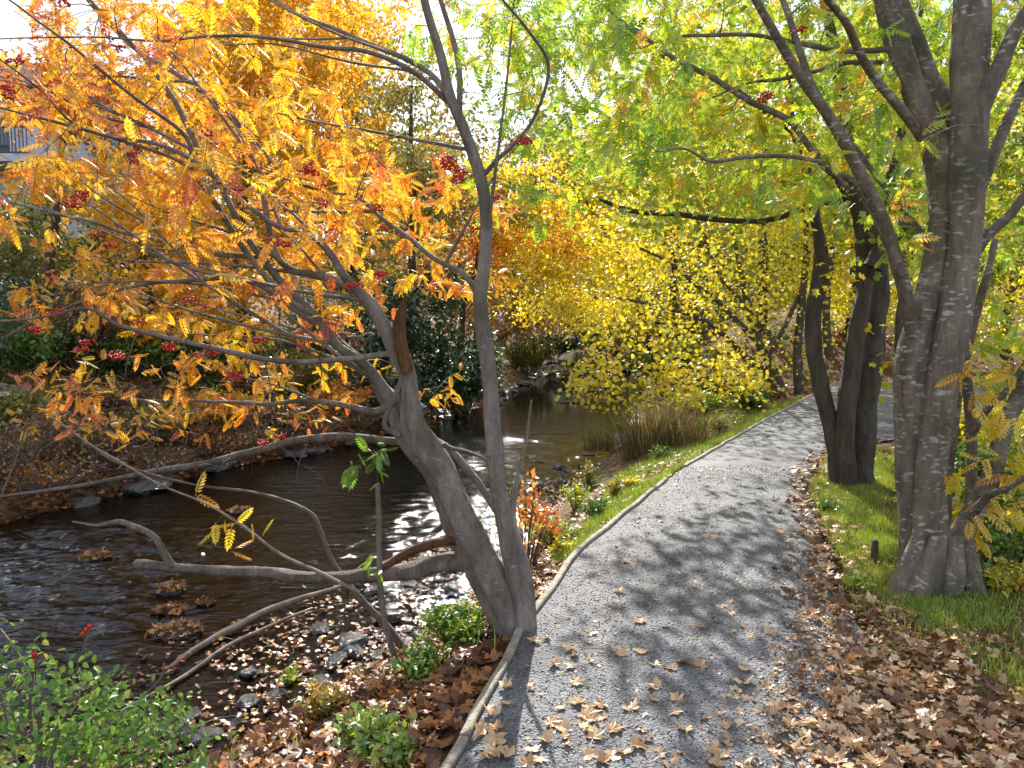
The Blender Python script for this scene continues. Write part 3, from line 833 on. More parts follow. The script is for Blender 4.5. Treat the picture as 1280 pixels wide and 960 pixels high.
A = region(500, [(180, 110, 190, 120, 1), (330, 230, 180, 130, 1.3), (440, 300, 130, 90, 1.3), (130, 260, 140, 70, .8), (270, 390, 170, 60, .9), (350, 470, 150, 50, .75), (480, 230, 90, 50, .9),
                 (120, 20, 140, 60, 1), (330, 60, 140, 70, .6), (570, 300, 70, 80, .8), (540, 40, 120, 60, .3), (90, 380, 90, 40, .5), (60, 180, 90, 60, .45)], Y0 + .15, Y0 + 3.0)
tp, dr, md = T1.colonize(A, M['twig'])
T1.pinnate(tp, dr, md, M['rowan_orange'], 9, (.07, .125), bias=.05)
A = region(90, [(140, 60, 90, 60, 1), (200, 150, 200, 150, 1), (350, 260, 150, 120, 1)], Y0 - .8, Y0 + .1)
tp, dr, md = T1.colonize(A, M['twig'])
T1.pinnate(tp, dr, md, M['rowan_orange'], 4, (.09, .14))
# sparse sprays lower down
A = region(110, [(250, 500, 190, 50, 1), (120, 500, 110, 60, 1), (540, 480, 50, 30, .6), (430, 380, 80, 40, .6)], Y0 + .1, Y0 + 2.6)
tp, dr, md = T1.colonize(A, M['twig'])
T1.pinnate(tp, dr, md, M['rowan_orange'], 4, (.065, .105))
# green-yellow end sprays to the right of the slim stem, against the sky
A = region(120, [(690, 60, 100, 90, 1), (600, 40, 90, 60, 1), (620, 130, 60, 40, .8), (650, 230, 80, 60, .5)], Y0 - .1, Y0 + 2.2)
tp, dr, md = T1.colonize(A, M['twig'])
T1.pinnate(tp, dr, md, M['rowan_lime'], 4, (.10, .16))
# bare fine twigs
A = region(330, [(120, 540, 140, 70, 1), (200, 470, 220, 120, 1), (150, 150, 170, 150, 1), (330, 560, 160, 60, .4), (500, 150, 110, 80, .5)], Y0 - .6, Y0 + 1.6)
T1.colonize(A, M['twig'], up=.05)


def berry_bunch(c, root, n=26, r=.042, br=.0065):
    mb = MB()
    for q in range(n):
        d = rng.normal(0, 1, 3); d /= np.linalg.norm(d)
        p = c + d * [r, r, r * .45] * rng.random() ** .4
        v, f = [], []
        t = (1 + 5 ** .5) / 2
        V = np.array([(-1, t, 0), (1, t, 0), (-1, -t, 0), (1, -t, 0), (0, -1, t), (0, 1, t), (0, -1, -t), (0, 1, -t), (t, 0, -1), (t, 0, 1), (-t, 0, -1), (-t, 0, 1)]) / 1.9 * br + p
        mb.add(V, [(0, 11, 5), (0, 5, 1), (0, 1, 7), (0, 7, 10), (0, 10, 11), (1, 5, 9), (5, 11, 4), (11, 10, 2), (10, 7, 6), (7, 1, 8), (3, 9, 4), (3, 4, 2), (3, 2, 6), (3, 6, 8), (3, 8, 9), (4, 9, 5), (2, 4, 11), (6, 2, 10), (8, 6, 7), (9, 8, 1)])
    return mb.build('berry_cluster', M['berry'], root)


nod = np.array(T1.nodes)
for (px, py) in [(170, 195), (385, 215), (95, 440), (70, 395), (165, 410), (480, 345), (410, 260), (395, 225), (560, 205), (620, 240), (470, 265), (300, 240), (260, 170), (180, 185), (105, 250), (30, 75), (75, 5), (140, 55),
                 (250, 440), (310, 430), (290, 470), (235, 380), (350, 300), (330, 545), (600, 290), (40, 400), (130, 300), (210, 120), (575, 215), (350, 255), (440, 350), (200, 430), (550, 205), (150, 445), (100, 250), (660, 175), (20, 120)]:
    for q in range(2):
        berry_bunch(P(px + rng.normal(0, 8), py + rng.normal(0, 6), Y0 + rng.uniform(-.3, .9)), T1.root)

# ---- 2. the big speckled rowan on the right
b2 = G(1160, 738); Y2 = b2[1]
T2 = Tree('rowan_tree', 'thick speckled multi-stemmed rowan with green and yellow leaves right of the path', (b2[0], Y2, -.02))
BS = M['bark_speckled']
T2.stem([(1165, 765, 50), (1166, 730, 48), (1164, 690, 45), (1161, 640, 41), (1162, 600, 39), (1168, 540, 40), (1176, 480, 41), (1182, 450, 41), (1192, 400, 41), (1204, 330, 39), (1207, 280, 39), (1208, 230, 41), (1210, 150, 42), (1213, 60, 42), (1216, -20, 40), (1222, -120, 32), (1240, -260, 22)], Y2, Y2 + .1, BS, 'trunk', 40, 12, .12, (-.02, .28, .10, 5, 1), .01)
T2.stem([(1142, 765, 38), (1142, 730, 36), (1140, 690, 30), (1137, 640, 25), (1135, 600, 28), (1136, 550, 33), (1137, 500, 37), (1140, 450, 38), (1154, 400, 38), (1172, 340, 40), (1182, 290, 40), (1185, 250, 42), (1179, 190, 44), (1155, 148, 32), (1136, 95, 27), (1117, 35, 28), (1100, -30, 26), (1080, -140, 20)], Y2 + .06, Y2 + .25, BS, 'trunk', 40, 12, .14, (-.02, .28, .10, 4, 3), .01)
T2.stem([(1188, 765, 40), (1192, 720, 36), (1198, 680, 30), (1214, 645, 26), (1237, 600, 23), (1254, 540, 21), (1280, 480, 20), (1310, 400, 18), (1330, 300, 14), (1345, 200, 10), (1350, 90, 6), (1345, 0, 3)], Y2 + .05, Y2 + .3, BS, 'trunk', 14, 6, .08, (-.02, .4, .15, 4, 3))
T2.stem([(1152, 660, 20), (1140, 700, 26), (1128, 728, 26), (1116, 748, 18)], Y2 - .02, Y2 - .08, BS, 'root', 14, 6, .35)
T2.stem([(1172, 670, 24), (1162, 705, 34), (1152, 735, 34), (1144, 757, 24)], Y2 - .06, Y2 - .14, BS, 'root', 14, 6, .35)
T2.stem([(1192, 670, 20), (1190, 705, 30), (1188, 738, 30), (1190, 760, 20)], Y2 - .05, Y2 - .14, BS, 'root', 14, 6, .35)
T2.stem([(1206, 680, 20), (1212, 712, 26), (1220, 738, 24), (1232, 756, 16)], Y2 - .0, Y2 - .1, BS, 'root', 14, 6, .35)
T2.stem([(1206, 700, 14), (1211, 640, 13), (1214, 560, 13), (1211, 500, 12), (1204, 430, 10), (1198, 360, 8)], Y2 + .3, Y2 + .4, BS, sides=10)
T2.stem([(1190, 710, 16), (1184, 640, 12), (1188, 560, 12), (1202, 470, 11), (1222, 390, 10), (1244, 300, 8)], Y2 + .35, Y2 + .6, BS, sides=10)
T2.stem([(1190, 160, 26), (1180, 130, 22), (1162, 90, 18), (1145, 50, 17), (1125, 0, 15), (1100, -60, 12)], Y2 + .2, Y2 + .5, BS)
T2.stem([(1215, 150, 30), (1232, 112, 26), (1250, 80, 20), (1264, 45, 17), (1280, 18, 15), (1310, -30, 12), (1340, -100, 8), (1350, -180, 3)], Y2 + .05, Y2 - .3, BS, sides=10)
T2.stem([(1215, 260, 16), (1232, 220, 16), (1248, 180, 14), (1268, 130, 12), (1290, 90, 10), (1320, 40, 8), (1350, -40, 5), (1370, -110, 2)], Y2 + .1, Y2 + .5, BS)
T2.stem([(1215, 320, 16), (1235, 290, 14), (1262, 268, 12), (1292, 232, 10), (1330, 200, 8), (1375, 150, 5), (1400, 100, 2)], Y2 + .1, Y2 - .2, BS)
T2.stem([(1150, 440, 22), (1138, 400, 17), (1125, 340, 17), (1108, 285, 16), (1080, 225, 15), (1055, 180, 14), (1030, 135, 13), (1000, 95, 12), (965, 35, 10), (940, -10, 9), (910, -70, 6)], Y2 + .1, Y2 - .3, BS, sides=12)
T2.stem([(1036, 145, 11), (1015, 105, 10), (1000, 60, 9), (985, 20, 8), (972, -20, 7)], Y2 - .1, Y2 + .3, BS)
T2.stem([(1128, 345, 10), (1075, 235, 9), (1035, 213, 8), (1008, 178, 8), (985, 150, 8), (940, 128, 7), (900, 102, 7), (850, 78, 6), (810, 50, 5), (780, 28, 4), (740, -5, 3)], Y2, Y2 + .6, BS)
T2.stem([(1062, 236, 6), (1030, 206, 5), (990, 196, 5), (930, 196, 5), (890, 202, 4), (855, 186, 3), (820, 190, 2)], Y2, Y2 - .4, BS)
T2.stem([(1118, 60, 8), (1080, 62, 7), (1045, 62, 7), (1000, 54, 6), (950, 45, 5), (900, 43, 5), (850, 46, 4), (800, 60, 3)], Y2 + .2, Y2 + .8, BS)
T2.stem([(1152, 172, 13), (1125, 138, 12), (1100, 105, 11), (1075, 68, 10), (1055, 30, 9), (1030, -5, 8), (1000, -60, 6)], Y2 + .2, Y2 - .5, BS)
T2.stem([(1105, 78, 7), (1060, 78, 6), (1020, 88, 5), (975, 98, 5), (930, 105, 3), (870, 130, 2)], Y2 + .3, Y2 + 1, BS)
T2.stem([(1165, 320, 9), (1150, 290, 8), (1110, 240, 7), (1070, 185, 6), (1050, 150, 4)], Y2 + .2, Y2 + .8, BS)
T2.stem([(1205, 660, 12), (1235, 620, 10), (1260, 610, 8), (1300, 585, 6)], Y2 + .1, Y2 - .4, BS)
T2.stem([(1216, 540, 10), (1235, 510, 9), (1255, 490, 7), (1290, 440, 5)], Y2 + .3, Y2 + .1, BS)
# thin pale strand drawn across the fork
mb = MB(); p, r = limb([(1152, 176, 2), (1180, 163, 2), (1200, 156, 2), (1230, 157, 2)], Y2 - .13, Y2 - .13, 5, .004); mb.tube(p, np.full(len(p), .003), 5)
tag(mb.build('pale_strand', M['twig_dead'], origin=p[0]), 'thin pale strand across the fork of the speckled rowan', 'pale_strand')
A = region(620, [(760, 90, 130, 110, 1.2), (700, 20, 120, 60, .9), (1000, 130, 220, 130, 1), (1120, 60, 180, 100, 1), (850, 80, 120, 80, .6), (1180, 230, 130, 120, .8), (900, 200, 160, 60, .8), (1250, 350, 60, 120, .6), (760, 170, 60, 60, .6), (1000, -60, 260, 60, .5), (780, 20, 90, 50, .6)], Y2 - .1, Y2 + 3.4)
tp, dr, md = T2.colonize(A, M['twig'])
T2.pinnate(tp, dr, md, M['rowan_lime'], 8, (.09, .15), bias=.12)
A = region(46, [(1240, 620, 60, 70, 1), (1230, 480, 60, 50, .7), (1150, 640, 20, 14, .8), (1270, 540, 30, 100, .8)], Y2 - .3, Y2 + .5)
tp, dr, md = T2.colonize(A, M['twig'])
T2.pinnate(tp, dr, md, M['rowan_yellow'], 4, (.10, .15))
for (px, py) in [(1001, 37), (960, 118), (955, 124)]: berry_bunch(P(px, py, Y2), T2.root, 30)

# ---- 3. dark forked tree beside the path bend
b3 = G(1066, 606); Y3 = b3[1]
T3 = Tree('forked_tree', 'dark barked tree forked into a V low down where the path bends', (b3[0], Y3, -.02))
BD = M['bark_dark']
T3.stem([(1076, 625, 36), (1075, 600, 31), (1077, 560, 30), (1080, 500, 31), (1086, 440, 33), (1089, 400, 35), (1090, 345, 38), (1086, 300, 32), (1072, 250, 24), (1060, 190, 18), (1050, 100, 14), (1030, 0, 11), (1010, -140, 8)], Y3, Y3 + .6, BD, 'trunk', 30, 8, .2, (-.02, .22, .12, 5, 0), .015)
T3.stem([(1048, 622, 26), (1048, 600, 22), (1044, 560, 21), (1034, 510, 20), (1021, 460, 20), (1015, 420, 20), (1020, 370, 19), (1025, 325, 17), (1022, 285, 13), (1010, 220, 11), (990, 150, 9), (980, 60, 7)], Y3 - .02, Y3 + .2, BD, 'trunk', 24, 8, .22, (-.02, .22, .12, 4, 2), .015)
T3.stem([(1062, 626, 30), (1060, 600, 27), (1056, 560, 24), (1058, 510, 23), (1067, 450, 22), (1074, 400, 20), (1085, 350, 16)], Y3 - .1, Y3 - .08, BD, 'trunk', 14, 6, .14)
T3.stem([(1092, 335, 26), (1105, 305, 20), (1120, 290, 20), (1132, 278, 16)], Y3 - .1, Y3 - .1, BD, 'branch', 12, 6, .12)
T3.stem([(1086, 320, 20), (1110, 240, 16), (1130, 150, 12), (1150, 40, 9), (1160, -100, 6)], Y3 + .3, Y3 + 1.2, BD)
T3.stem([(1075, 265, 14), (1030, 200, 10), (960, 140, 8), (880, 90, 6), (800, 60, 4)], Y3 + .4, Y3 + 1.6, BD)
T3.stem([(1068, 250, 12), (1020, 255, 8), (960, 275, 7), (900, 275, 7), (850, 268, 7), (790, 263, 6), (745, 248, 4)], Y3 + .4, Y3 + 1.6, BD)
A = region(760, [(760, 130, 110, 90, .6), (900, -260, 330, 180, 1), (1000, 150, 240, 140, 1), (1120, 200, 140, 150, .8), (860, 190, 140, 80, .7), (1050, -60, 250, 100, .7), (1080, 330, 60, 60, .12)], Y3 - .6, Y3 + 3.5)
A = np.vstack([A, region(230, [(760, 210, 40, 26, 1), (840, 160, 50, 28, 1), (905, 240, 50, 26, 1), (820, 275, 40, 18, 1), (700, 170, 40, 22, .8), (880, 90, 50, 25, 1)], Y3 + 1.0, Y3 + 5)])
tp, dr, md = T3.colonize(A, M['bark_far'], rmax=.02)
T3.pinnate(tp, dr, md, M['yellow_green'], 11, (.07, .11), tmpl=T_MAPLE, spread=.5)
# drooping yellow sprig on the stem
A = np.array([P(1104, 455, Y3 - .2), P(1112, 480, Y3 - .2), P(1098, 410, Y3 - .25), P(1050, 340, Y3 - .3), P(1030, 355, Y3 - .3), P(1065, 355, Y3 - .3)])
tp, dr, md = T3.colonize(A, M['twig'])
T3.pinnate(tp, dr, md, M['maple_yellow'], 6, (.07, .1), tmpl=T_MAPLE, spread=.2)


# ---- 4. yellow maple leaning over the stream edge
def gbase(px, py):
    """ground point seen at a pixel (marched on the terrain)"""
    d = np.array(ray(px, py)); t = 1.0
    while t < 90:
        p = np.array([0, 0, CAMZ]) + d * t
        if p[2] <= float(gz(p[0], p[1])): return p
        t *= 1.004
    return p


b4 = gbase(975, 497); Y4 = b4[1]
T4 = Tree('maple_tree', 'spreading yellow maple beside the path edging with low limbs over the stream', b4)
BF = M['bark_far']
T4.stem([(975, 500, 17), (972, 475, 13), (960, 450, 11), (945, 420, 10), (935, 380, 9), (928, 350, 7), (920, 310, 5), (910, 260, 4)], Y4, Y4 + .5, BD, 'trunk', 10, 6, .1)
T4.stem([(972, 490, 12), (955, 462, 10), (935, 448, 9), (905, 420, 7), (880, 400, 6), (850, 390, 5), (810, 380, 4), (760, 370, 3)], Y4, Y4 - 1.5, BD, 'trunk', 8)
T4.stem([(945, 425, 8), (915, 395, 7), (890, 370, 6), (868, 355, 5), (840, 330, 4), (800, 310, 3)], Y4, Y4 - .8, BD)
T4.stem([(935, 385, 6), (912, 360, 5), (898, 345, 5), (885, 310, 4), (870, 270, 3)], Y4 + .2, Y4 + 1, BD)
T4.stem([(960, 455, 7), (930, 462, 6), (890, 470, 6), (850, 478, 5), (810, 476, 5), (770, 482, 4), (730, 492, 3)], Y4, Y4 - 3.2, BD)
T4.stem([(960, 445, 7), (985, 400, 6), (1005, 350, 5), (1015, 290, 4)], Y4, Y4 + .6, BD)
A = region(760, [(900, 100, 160, 120, .8), (700, 330, 60, 70, .5), (880, 320, 150, 110, 1), (960, 380, 80, 90, 1), (800, 330, 90, 70, .7), (760, 380, 70, 50, .4), (900, 230, 120, 60, .8), (860, 440, 110, 30, .6), (960, 470, 60, 25, .8)], Y4 - 1.8, Y4 + 2.2)
tp, dr, md = T4.colonize(A, BF, rmax=.02, rtip=.003)
T4.pinnate(tp, dr, md, M['maple_yellow'], 15, (.05, .105), tmpl=T_MAPLE, spread=.7)
A = region(150, [(800, 484, 90, 24, 1), (755, 470, 50, 28, 1), (870, 462, 80, 30, .8), (790, 420, 80, 40, .6), (900, 480, 70, 20, .8)], Y4 - 3.8, Y4 - 2.2)
tp, dr, md = T4.colonize(A, BF, rmax=.015, rtip=.003)
T4.pinnate(tp, dr, md, M['maple_yellow'], 12, (.07, .11), tmpl=T_MAPLE, spread=.5)


# ---- generic trees
def wild_tree(name, label, px, pyb, Y, crown, leafmat, nclump=60, nleaf=5000, lsize=(.08, .15), trunk_w=.12, tmpl=None, group=None, clump_r=.45, barkmat=None, lean=0, bias=0, depth=None, cat='tree', zbase=None):
    """crown = list of (px, py, rx, ry) ellipses at distance Y; a trunk and limbs carry leaf clumps"""
    bp = P(px, pyb, Y); zb = float(H(bp[0], Y)) - .05 if zbase is None else zbase
    base = np.array([bp[0], Y, zb])
    T = Tree(name, label, base, cat, group)
    k = Y / F
    cs = []
    w = np.array([c[2] * c[3] for c in crown], float); w /= w.sum()
    for i in rng.choice(len(crown), nclump, p=w):
        cx, cy, rx, ry = crown[i]
        c = P(cx, cy, Y)
        dd = rdir(1)[0] * rng.uniform(.25, 1) ** .5
        dp = depth or (rx * k * .9)
        q = c + dd * [rx * k, min(dp, 3.5), ry * k]
        if q[2] > float(H(q[0], q[1])) + .1: cs.append(q)
    cs = np.array(cs)
    cen = cs.mean(0)
    top = np.array([cen[0] * .8 + base[0] * .2, cen[1], cs[:, 2].max() - .1 * (cs[:, 2].max() - zb)])
    n = 7
    tt = np.linspace(0, 1, n)[:, None]
    pts = base * (1 - tt) + top * tt
    pts[:, 0] += np.interp(tt[:, 0], [0, .5, 1], [0, lean - .15 * (top[0] - base[0]), 0])
    pts[1:-1] += rng.normal(0, .05 + .01 * (top[2] - zb), (n - 2, 3)) * [1, 1, .3]
    A_ = cat_rom(np.c_[pts, np.linspace(trunk_w, trunk_w * .25, n)], 5)
    T.stem3(A_[:, :3], A_[:, 3], barkmat or M['bark_far'], 'trunk', 9, .08, (zb, .3, .3, 4, 1))
    T.colonize(cs, M['bark_far'], 'limb_sprays', rmax=trunk_w * .45, up=.1, sides=4, jit=.1, rtip=.006)
    m = max(1, nleaf // len(cs))
    cr = clump_r * rng.uniform(.6, 1.3, len(cs))
    off = rng.normal(0, 1, (len(cs), m, 3)) * .5
    pos = cs[:, None] + off * cr[:, None, None] * [1, 1, .62]
    tone = rng.random(len(cs))[:, None] * .6 + rng.random((len(cs), m)) * .4 + bias
    pos = pos.reshape(-1, 3); tone = np.clip(tone.ravel(), 0, 1)
    kk = (pos[:, 2] > H(pos[:, 0], pos[:, 1]) + .03) & ~gap(pos, .93)
    pos, tone = pos[kk], tone[kk]; N_ = len(pos)
    build_scatter('crown', [scatter(tmpl or T_OVAL, pos, rdir(N_) + [0, 0, -.3], rdir(N_) * .7 + [0, -.2, .6], rng.uniform(*lsize, N_), tone)], leafmat, T.root)
    return T


GB = 'trees standing behind the stream and path'
wild_tree('golden_tree', 'dense golden tree glowing behind the leaning rowan', 300, 470, 14.2, [(370, 90, 130, 120), (330, 190, 110, 100), (260, 120, 90, 110), (420, 150, 60, 90), (290, 20, 130, 70), (250, 330, 90, 70), (330, 380, 80, 40)], M['gold'], 190, 19000, (.08, .15), .16, None, None, .6)
wild_tree('golden_tree', 'low golden yellow tree on the far bank below the denser golden one', 190, 470, 13.5, [(190, 330, 110, 70), (140, 250, 80, 60), (240, 400, 80, 30)], M['gold'], 70, 6000, (.08, .13), .1, clump_r=.5)
wild_tree('orange_tree', 'reddish orange tree across the stream at the upper left', 60, 420, 15, [(70, 120, 110, 45), (130, 150, 90, 45)], M['orange_red'], 50, 4500, (.09, .15), .12, clump_r=.6)
wild_tree('russet_tree', 'russet and yellow tree on the far bank between leaning rowan and sky', 510, 420, 18.5, [(540, 180, 90, 60), (500, 250, 90, 70), (580, 250, 80, 60), (480, 100, 60, 60)], M['olive'], 80, 7000, (.1, .16), .14, clump_r=.6, bias=.25)
wild_tree('orange_tree', 'orange leaved small tree overhanging the far bank behind the slim stem', 565, 440, 19.5, [(640, 320, 80, 50), (600, 270, 70, 50), (690, 290, 50, 50), (560, 350, 60, 30)], M['orange_red'], 70, 6500, (.08, .13), .1, clump_r=.45, bias=.2)
wild_tree('laurel_tree', 'very dark green evergreen shrub tree behind the broken stub', 500, 520, 17.6, [(540, 400, 70, 70), (510, 450, 60, 50), (580, 460, 50, 50), (480, 400, 40, 60)], M['dark_green'], 110, 10000, (.09, .14), .1, clump_r=.4)
wild_tree('tall_tree', 'tall brownish tree below the open sky upstream', 625, 420, 34, [(700, 190, 90, 50), (680, 250, 100, 60), (750, 240, 70, 70)], M['brownish'], 80, 7000, (.16, .28), .2, clump_r=1.1, bias=.2)
wild_tree('tall_tree', 'tall yellowish tree above the far rapids', 850, 430, 30, [(790, 250, 90, 90), (740, 310, 90, 60), (840, 200, 80, 70), (800, 360, 80, 50)], M['maple_yellow'], 100, 8000, (.14, .24), .2, clump_r=1.0)
wild_tree('tall_tree', 'tall olive tree beyond the left end of the pool', 440, 400, 25, [(460, 180, 90, 90), (420, 280, 100, 70), (480, 330, 80, 60)], M['olive'], 90, 7500, (.14, .24), .2, clump_r=.9)
wild_tree('tall_tree', 'tall green and yellow tree at the centre right behind the maple', 950, 440, 24, [(930, 150, 120, 90), (980, 260, 110, 80), (880, 110, 80, 60), (1010, 360, 80, 70), (900, 60, 90, 50)], M['yellow_green'], 140, 15000, (.12, .2), .2, clump_r=.9)
wild_tree('tall_tree', 'tall lime green tree behind the speckled rowan', 1170, 440, 15, [(1150, 200, 130, 110), (1230, 120, 90, 120), (1090, 110, 100, 90), (1210, 300, 90, 80), (1060, 40, 120, 60)], M['yellow_green'], 170, 19000, (.08, .14), .14, clump_r=.6, bias=-.08)
wild_tree('tall_tree', 'tall yellow tree at the right edge beyond the path', 1260, 460, 20, [(1280, 300, 100, 120), (1220, 380, 90, 70), (1290, 120, 90, 120)], M['maple_yellow'], 90, 7500, (.1, .17), .16, clump_r=.8, bias=-.1)
wild_tree('tall_tree', 'tall yellow tree above the leafy slope past the path bend', 1060, 430, 23, [(1060, 250, 90, 90), (1050, 360, 70, 50), (1120, 340, 60, 70)], M['maple_yellow'], 90, 7500, (.1, .18), .16, clump_r=.8, bias=-.05)
wild_tree('hillside_tree', 'olive green tree on the left hillside below the railing', 40, 420, 19, [(30, 280, 90, 60), (90, 320, 70, 50), (-30, 330, 80, 60)], M['olive'], 80, 7500, (.1, .17), .14, clump_r=.6)
wild_tree('hillside_tree', 'bushy brown olive tree on the left hillside behind the golden one', 170, 420, 22, [(170, 240, 90, 80), (240, 300, 90, 70), (130, 330, 80, 50)], M['olive'], 80, 7000, (.12, .2), .15, clump_r=.8, bias=.1)
wild_tree('hillside_tree', 'yellow treetop above the golden tree', 300, 380, 26, [(320, 80, 110, 60), (400, 60, 100, 60)], M['gold'], 80, 6500, (.14, .24), .2, clump_r=1)
wild_tree('tall_tree', 'yellow and orange tree upstream just right of the slim stem', 835, 440, 19, [(690, 300, 70, 80), (740, 330, 70, 60), (650, 240, 60, 60), (700, 390, 70, 30)], M['maple_yellow'], 100, 8000, (.08, .14), .14, clump_r=.6, bias=.05)
wild_tree('tall_tree', 'olive tree closing the stream view beyond the rapids', 840, 430, 38, [(740, 370, 110, 60), (680, 340, 70, 70), (800, 360, 80, 60)], M['olive'], 90, 7000, (.16, .28), .2, clump_r=1.2, bias=.15)
wild_tree('tall_tree', 'brown and gold tree closing the gap left of the rapids', 600, 430, 30, [(620, 370, 90, 60), (560, 330, 80, 80), (680, 400, 60, 30)], M['brownish'], 90, 7000, (.14, .22), .2, clump_r=.9, bias=.15)
wild_tree('tall_tree', 'dark olive tree behind the far end of the pool', 860, 430, 33, [(850, 370, 100, 60), (910, 330, 80, 80)], M['olive'], 90, 6000, (.14, .24), .2, clump_r=1.0)
# remote wood closing the view
for i, (px, Y, top, mk, lab) in enumerate([(-60, 40, 200, 'olive', 'far wooded slope tree at the left edge'), (130, 46, 170, 'brownish', 'far brown tree over the left hillside'), (300, 48, 150, 'olive', 'far olive tree behind the treetop of gold'),
                                           (430, 50, 170, 'brownish', 'far brown tree left of the sky gap'), (560, 55, 190, 'olive', 'far olive tree under the sky gap'), (660, 60, 210, 'brownish', 'far brown tree in the middle of the sky gap'),
                                           (770, 52, 200, 'yellow_green', 'far yellowish tree right of the sky gap'), (880, 48, 170, 'olive', 'far olive tree beyond the yellow maple'), (1000, 44, 140, 'yellow_green', 'far green tree behind the forked tree'),
                                           (1130, 42, 120, 'olive', 'far olive tree between the right trunks'), (1270, 40, 100, 'yellow_green', 'far green tree at the right edge')]):
    wild_tree('distant_tree', lab, px, 400, Y, [(px, (top + 400) / 2 - 20, 95, (400 - top) / 2), (px + 40, (top + 420) / 2 + 30, 90, (400 - top) / 2.6)], M[mk], 90, 5500, (.3, .5), .25, clump_r=1.7, depth=3)

# slim trunks by the path bend and far poles
for (px, pb, w, top, lab) in [(1000, 494, 11, 290, 'slim dark trunk right of the yellow maple'), (1127, 470, 10, 250, 'slender trunk seen between forked tree and speckled rowan'), (1036, 446, 9, 260, 'thin trunk on the leafy slope past the bend')]:
    q = gbase(px, pb)
    T = Tree('slim_tree', lab, q)
    Yq = q[1]
    T.stem([(px, pb + 4, w * 1.3), (px - 3, pb - 60, w), (px + 3, pb - 120, w * .8), (px + 8, top, w * .6), (px + 2, top - 120, w * .4)], Yq, Yq + .3, BD, 'trunk', 10, 6, .1)
    A = region(70, [(px, top - 40, 70, 70, 1)], Yq - 1, Yq + 1.4)
    tp, dr, md = T.colonize(A, BF, rmax=.02, rtip=.003)
    T.pinnate(tp, dr, md, M['maple_yellow'], 12, (.07, .12), tmpl=T_MAPLE, spread=.6)


# ------------------------------------------------------------------ shrubs and plants
def shrub(name, label, px, py, w, h, mat, nst=16, nl=900, ls=(.04, .08), tmpl=None, Y=None, spread=None, cat='shrub', stem='twig', group=None, lowleaf=.2, bias=0):
    b = gbase(px, py) if Y is None else np.array([*P(px, py, Y)[:2], 0.0])
    b[2] = float(gz(b[0], b[1])) - .01
    T = Tree(name, label, b, cat, group)
    mb = MB(); pos, xd, tone = [], [], []
    for i in range(nst):
        a, r = rng.uniform(0, 2 * np.pi), rng.random() ** .6
        e = b + np.array([math.cos(a) * w * r, math.sin(a) * w * r, h * rng.uniform(.6, 1.05) * (1 - .35 * r * r)])
        s0 = b + np.array([math.cos(a), math.sin(a), 0]) * w * .2 * r
        mid = (s0 + e) / 2 + np.array([0, 0, h * .12])
        A_ = cat_rom([s0, mid, e], 3); mb.tube(A_, np.linspace(.003 + .004 * h, .0015, len(A_)), 4, cap=False)
        t = lowleaf + (1 - lowleaf) * rng.random(max(1, nl // nst)) ** .8
        k = np.clip((t * (len(A_) - 1)), 0, len(A_) - 1.001); k0 = k.astype(int)
        p = A_[k0] * (1 - (k - k0))[:, None] + A_[np.minimum(k0 + 1, len(A_) - 1)] * (k - k0)[:, None]
        p = p + rng.normal(0, .06 * min(w, h) + .01, p.shape)
        pos.append(p); tone.append(np.full(len(p), rng.random()) * .5 + rng.random(len(p)) * .5 + bias)
    mb.build('stems', M[stem], T.root)
    pos = np.vstack(pos); tone = np.clip(np.concatenate(tone), 0, 1); n = len(pos)
    keep = pos[:, 2] > gz(pos[:, 0], pos[:, 1]) + .01
    pos, tone = pos[keep], tone[keep]; n = len(pos)
    build_scatter('foliage', [scatter(tmpl or T_OVAL, pos, rdir(n) + [0, 0, .1], rdir(n) * .6 + [0, 0, .8], rng.uniform(*ls, n), tone)], mat, T.root)
    return T


shrub('rounded_bush', 'olive green rounded bush on the far bank left of the rapids', 660, 470, 1.3, 1.7, M['olive'], 40, 5000, (.07, .12), bias=.1)
shrub('rounded_bush', 'russet brown bush on the far bank below the olive one', 610, 492, 1.0, 1.1, M['brownish'], 30, 2600, (.06, .1), bias=.1)
shrub('evergreen_bush', 'dark green bush drooping to the pool behind the slim stem', 585, 515, 1.0, 1.5, M['dark_green'], 36, 4200, (.07, .11))
shrub('evergreen_bush', 'dark green bush at the water edge behind the trunk fork', 500, 540, .9, 1.2, M['dark_green'], 36, 3600, (.07, .11))
shrub('evergreen_bush', 'low green bush on the bank under the golden tree', 230, 470, 1.2, .9, M['green'], 34, 3400, (.06, .1))
shrub('evergreen_bush', 'green bush on the far bank at the left of the photo', 60, 465, 1.4, 1.0, M['green'], 34, 3800, (.06, .1))
shrub('evergreen_bush', 'green bush between the two left bank bushes', 150, 470, 1.1, .8, M['green'], 30, 2800, (.06, .1))
shrub('rounded_bush', 'tawny bush on the far bank beneath the low left branch', 330, 500, .9, .7, M['brownish'], 30, 2400, (.05, .09), bias=.15)
shrub('rounded_bush', 'small orange bush beside the dead branch on the far bank', 420, 520, .8, .7, M['orange_red'], 26, 2000, (.05, .09), bias=.15)
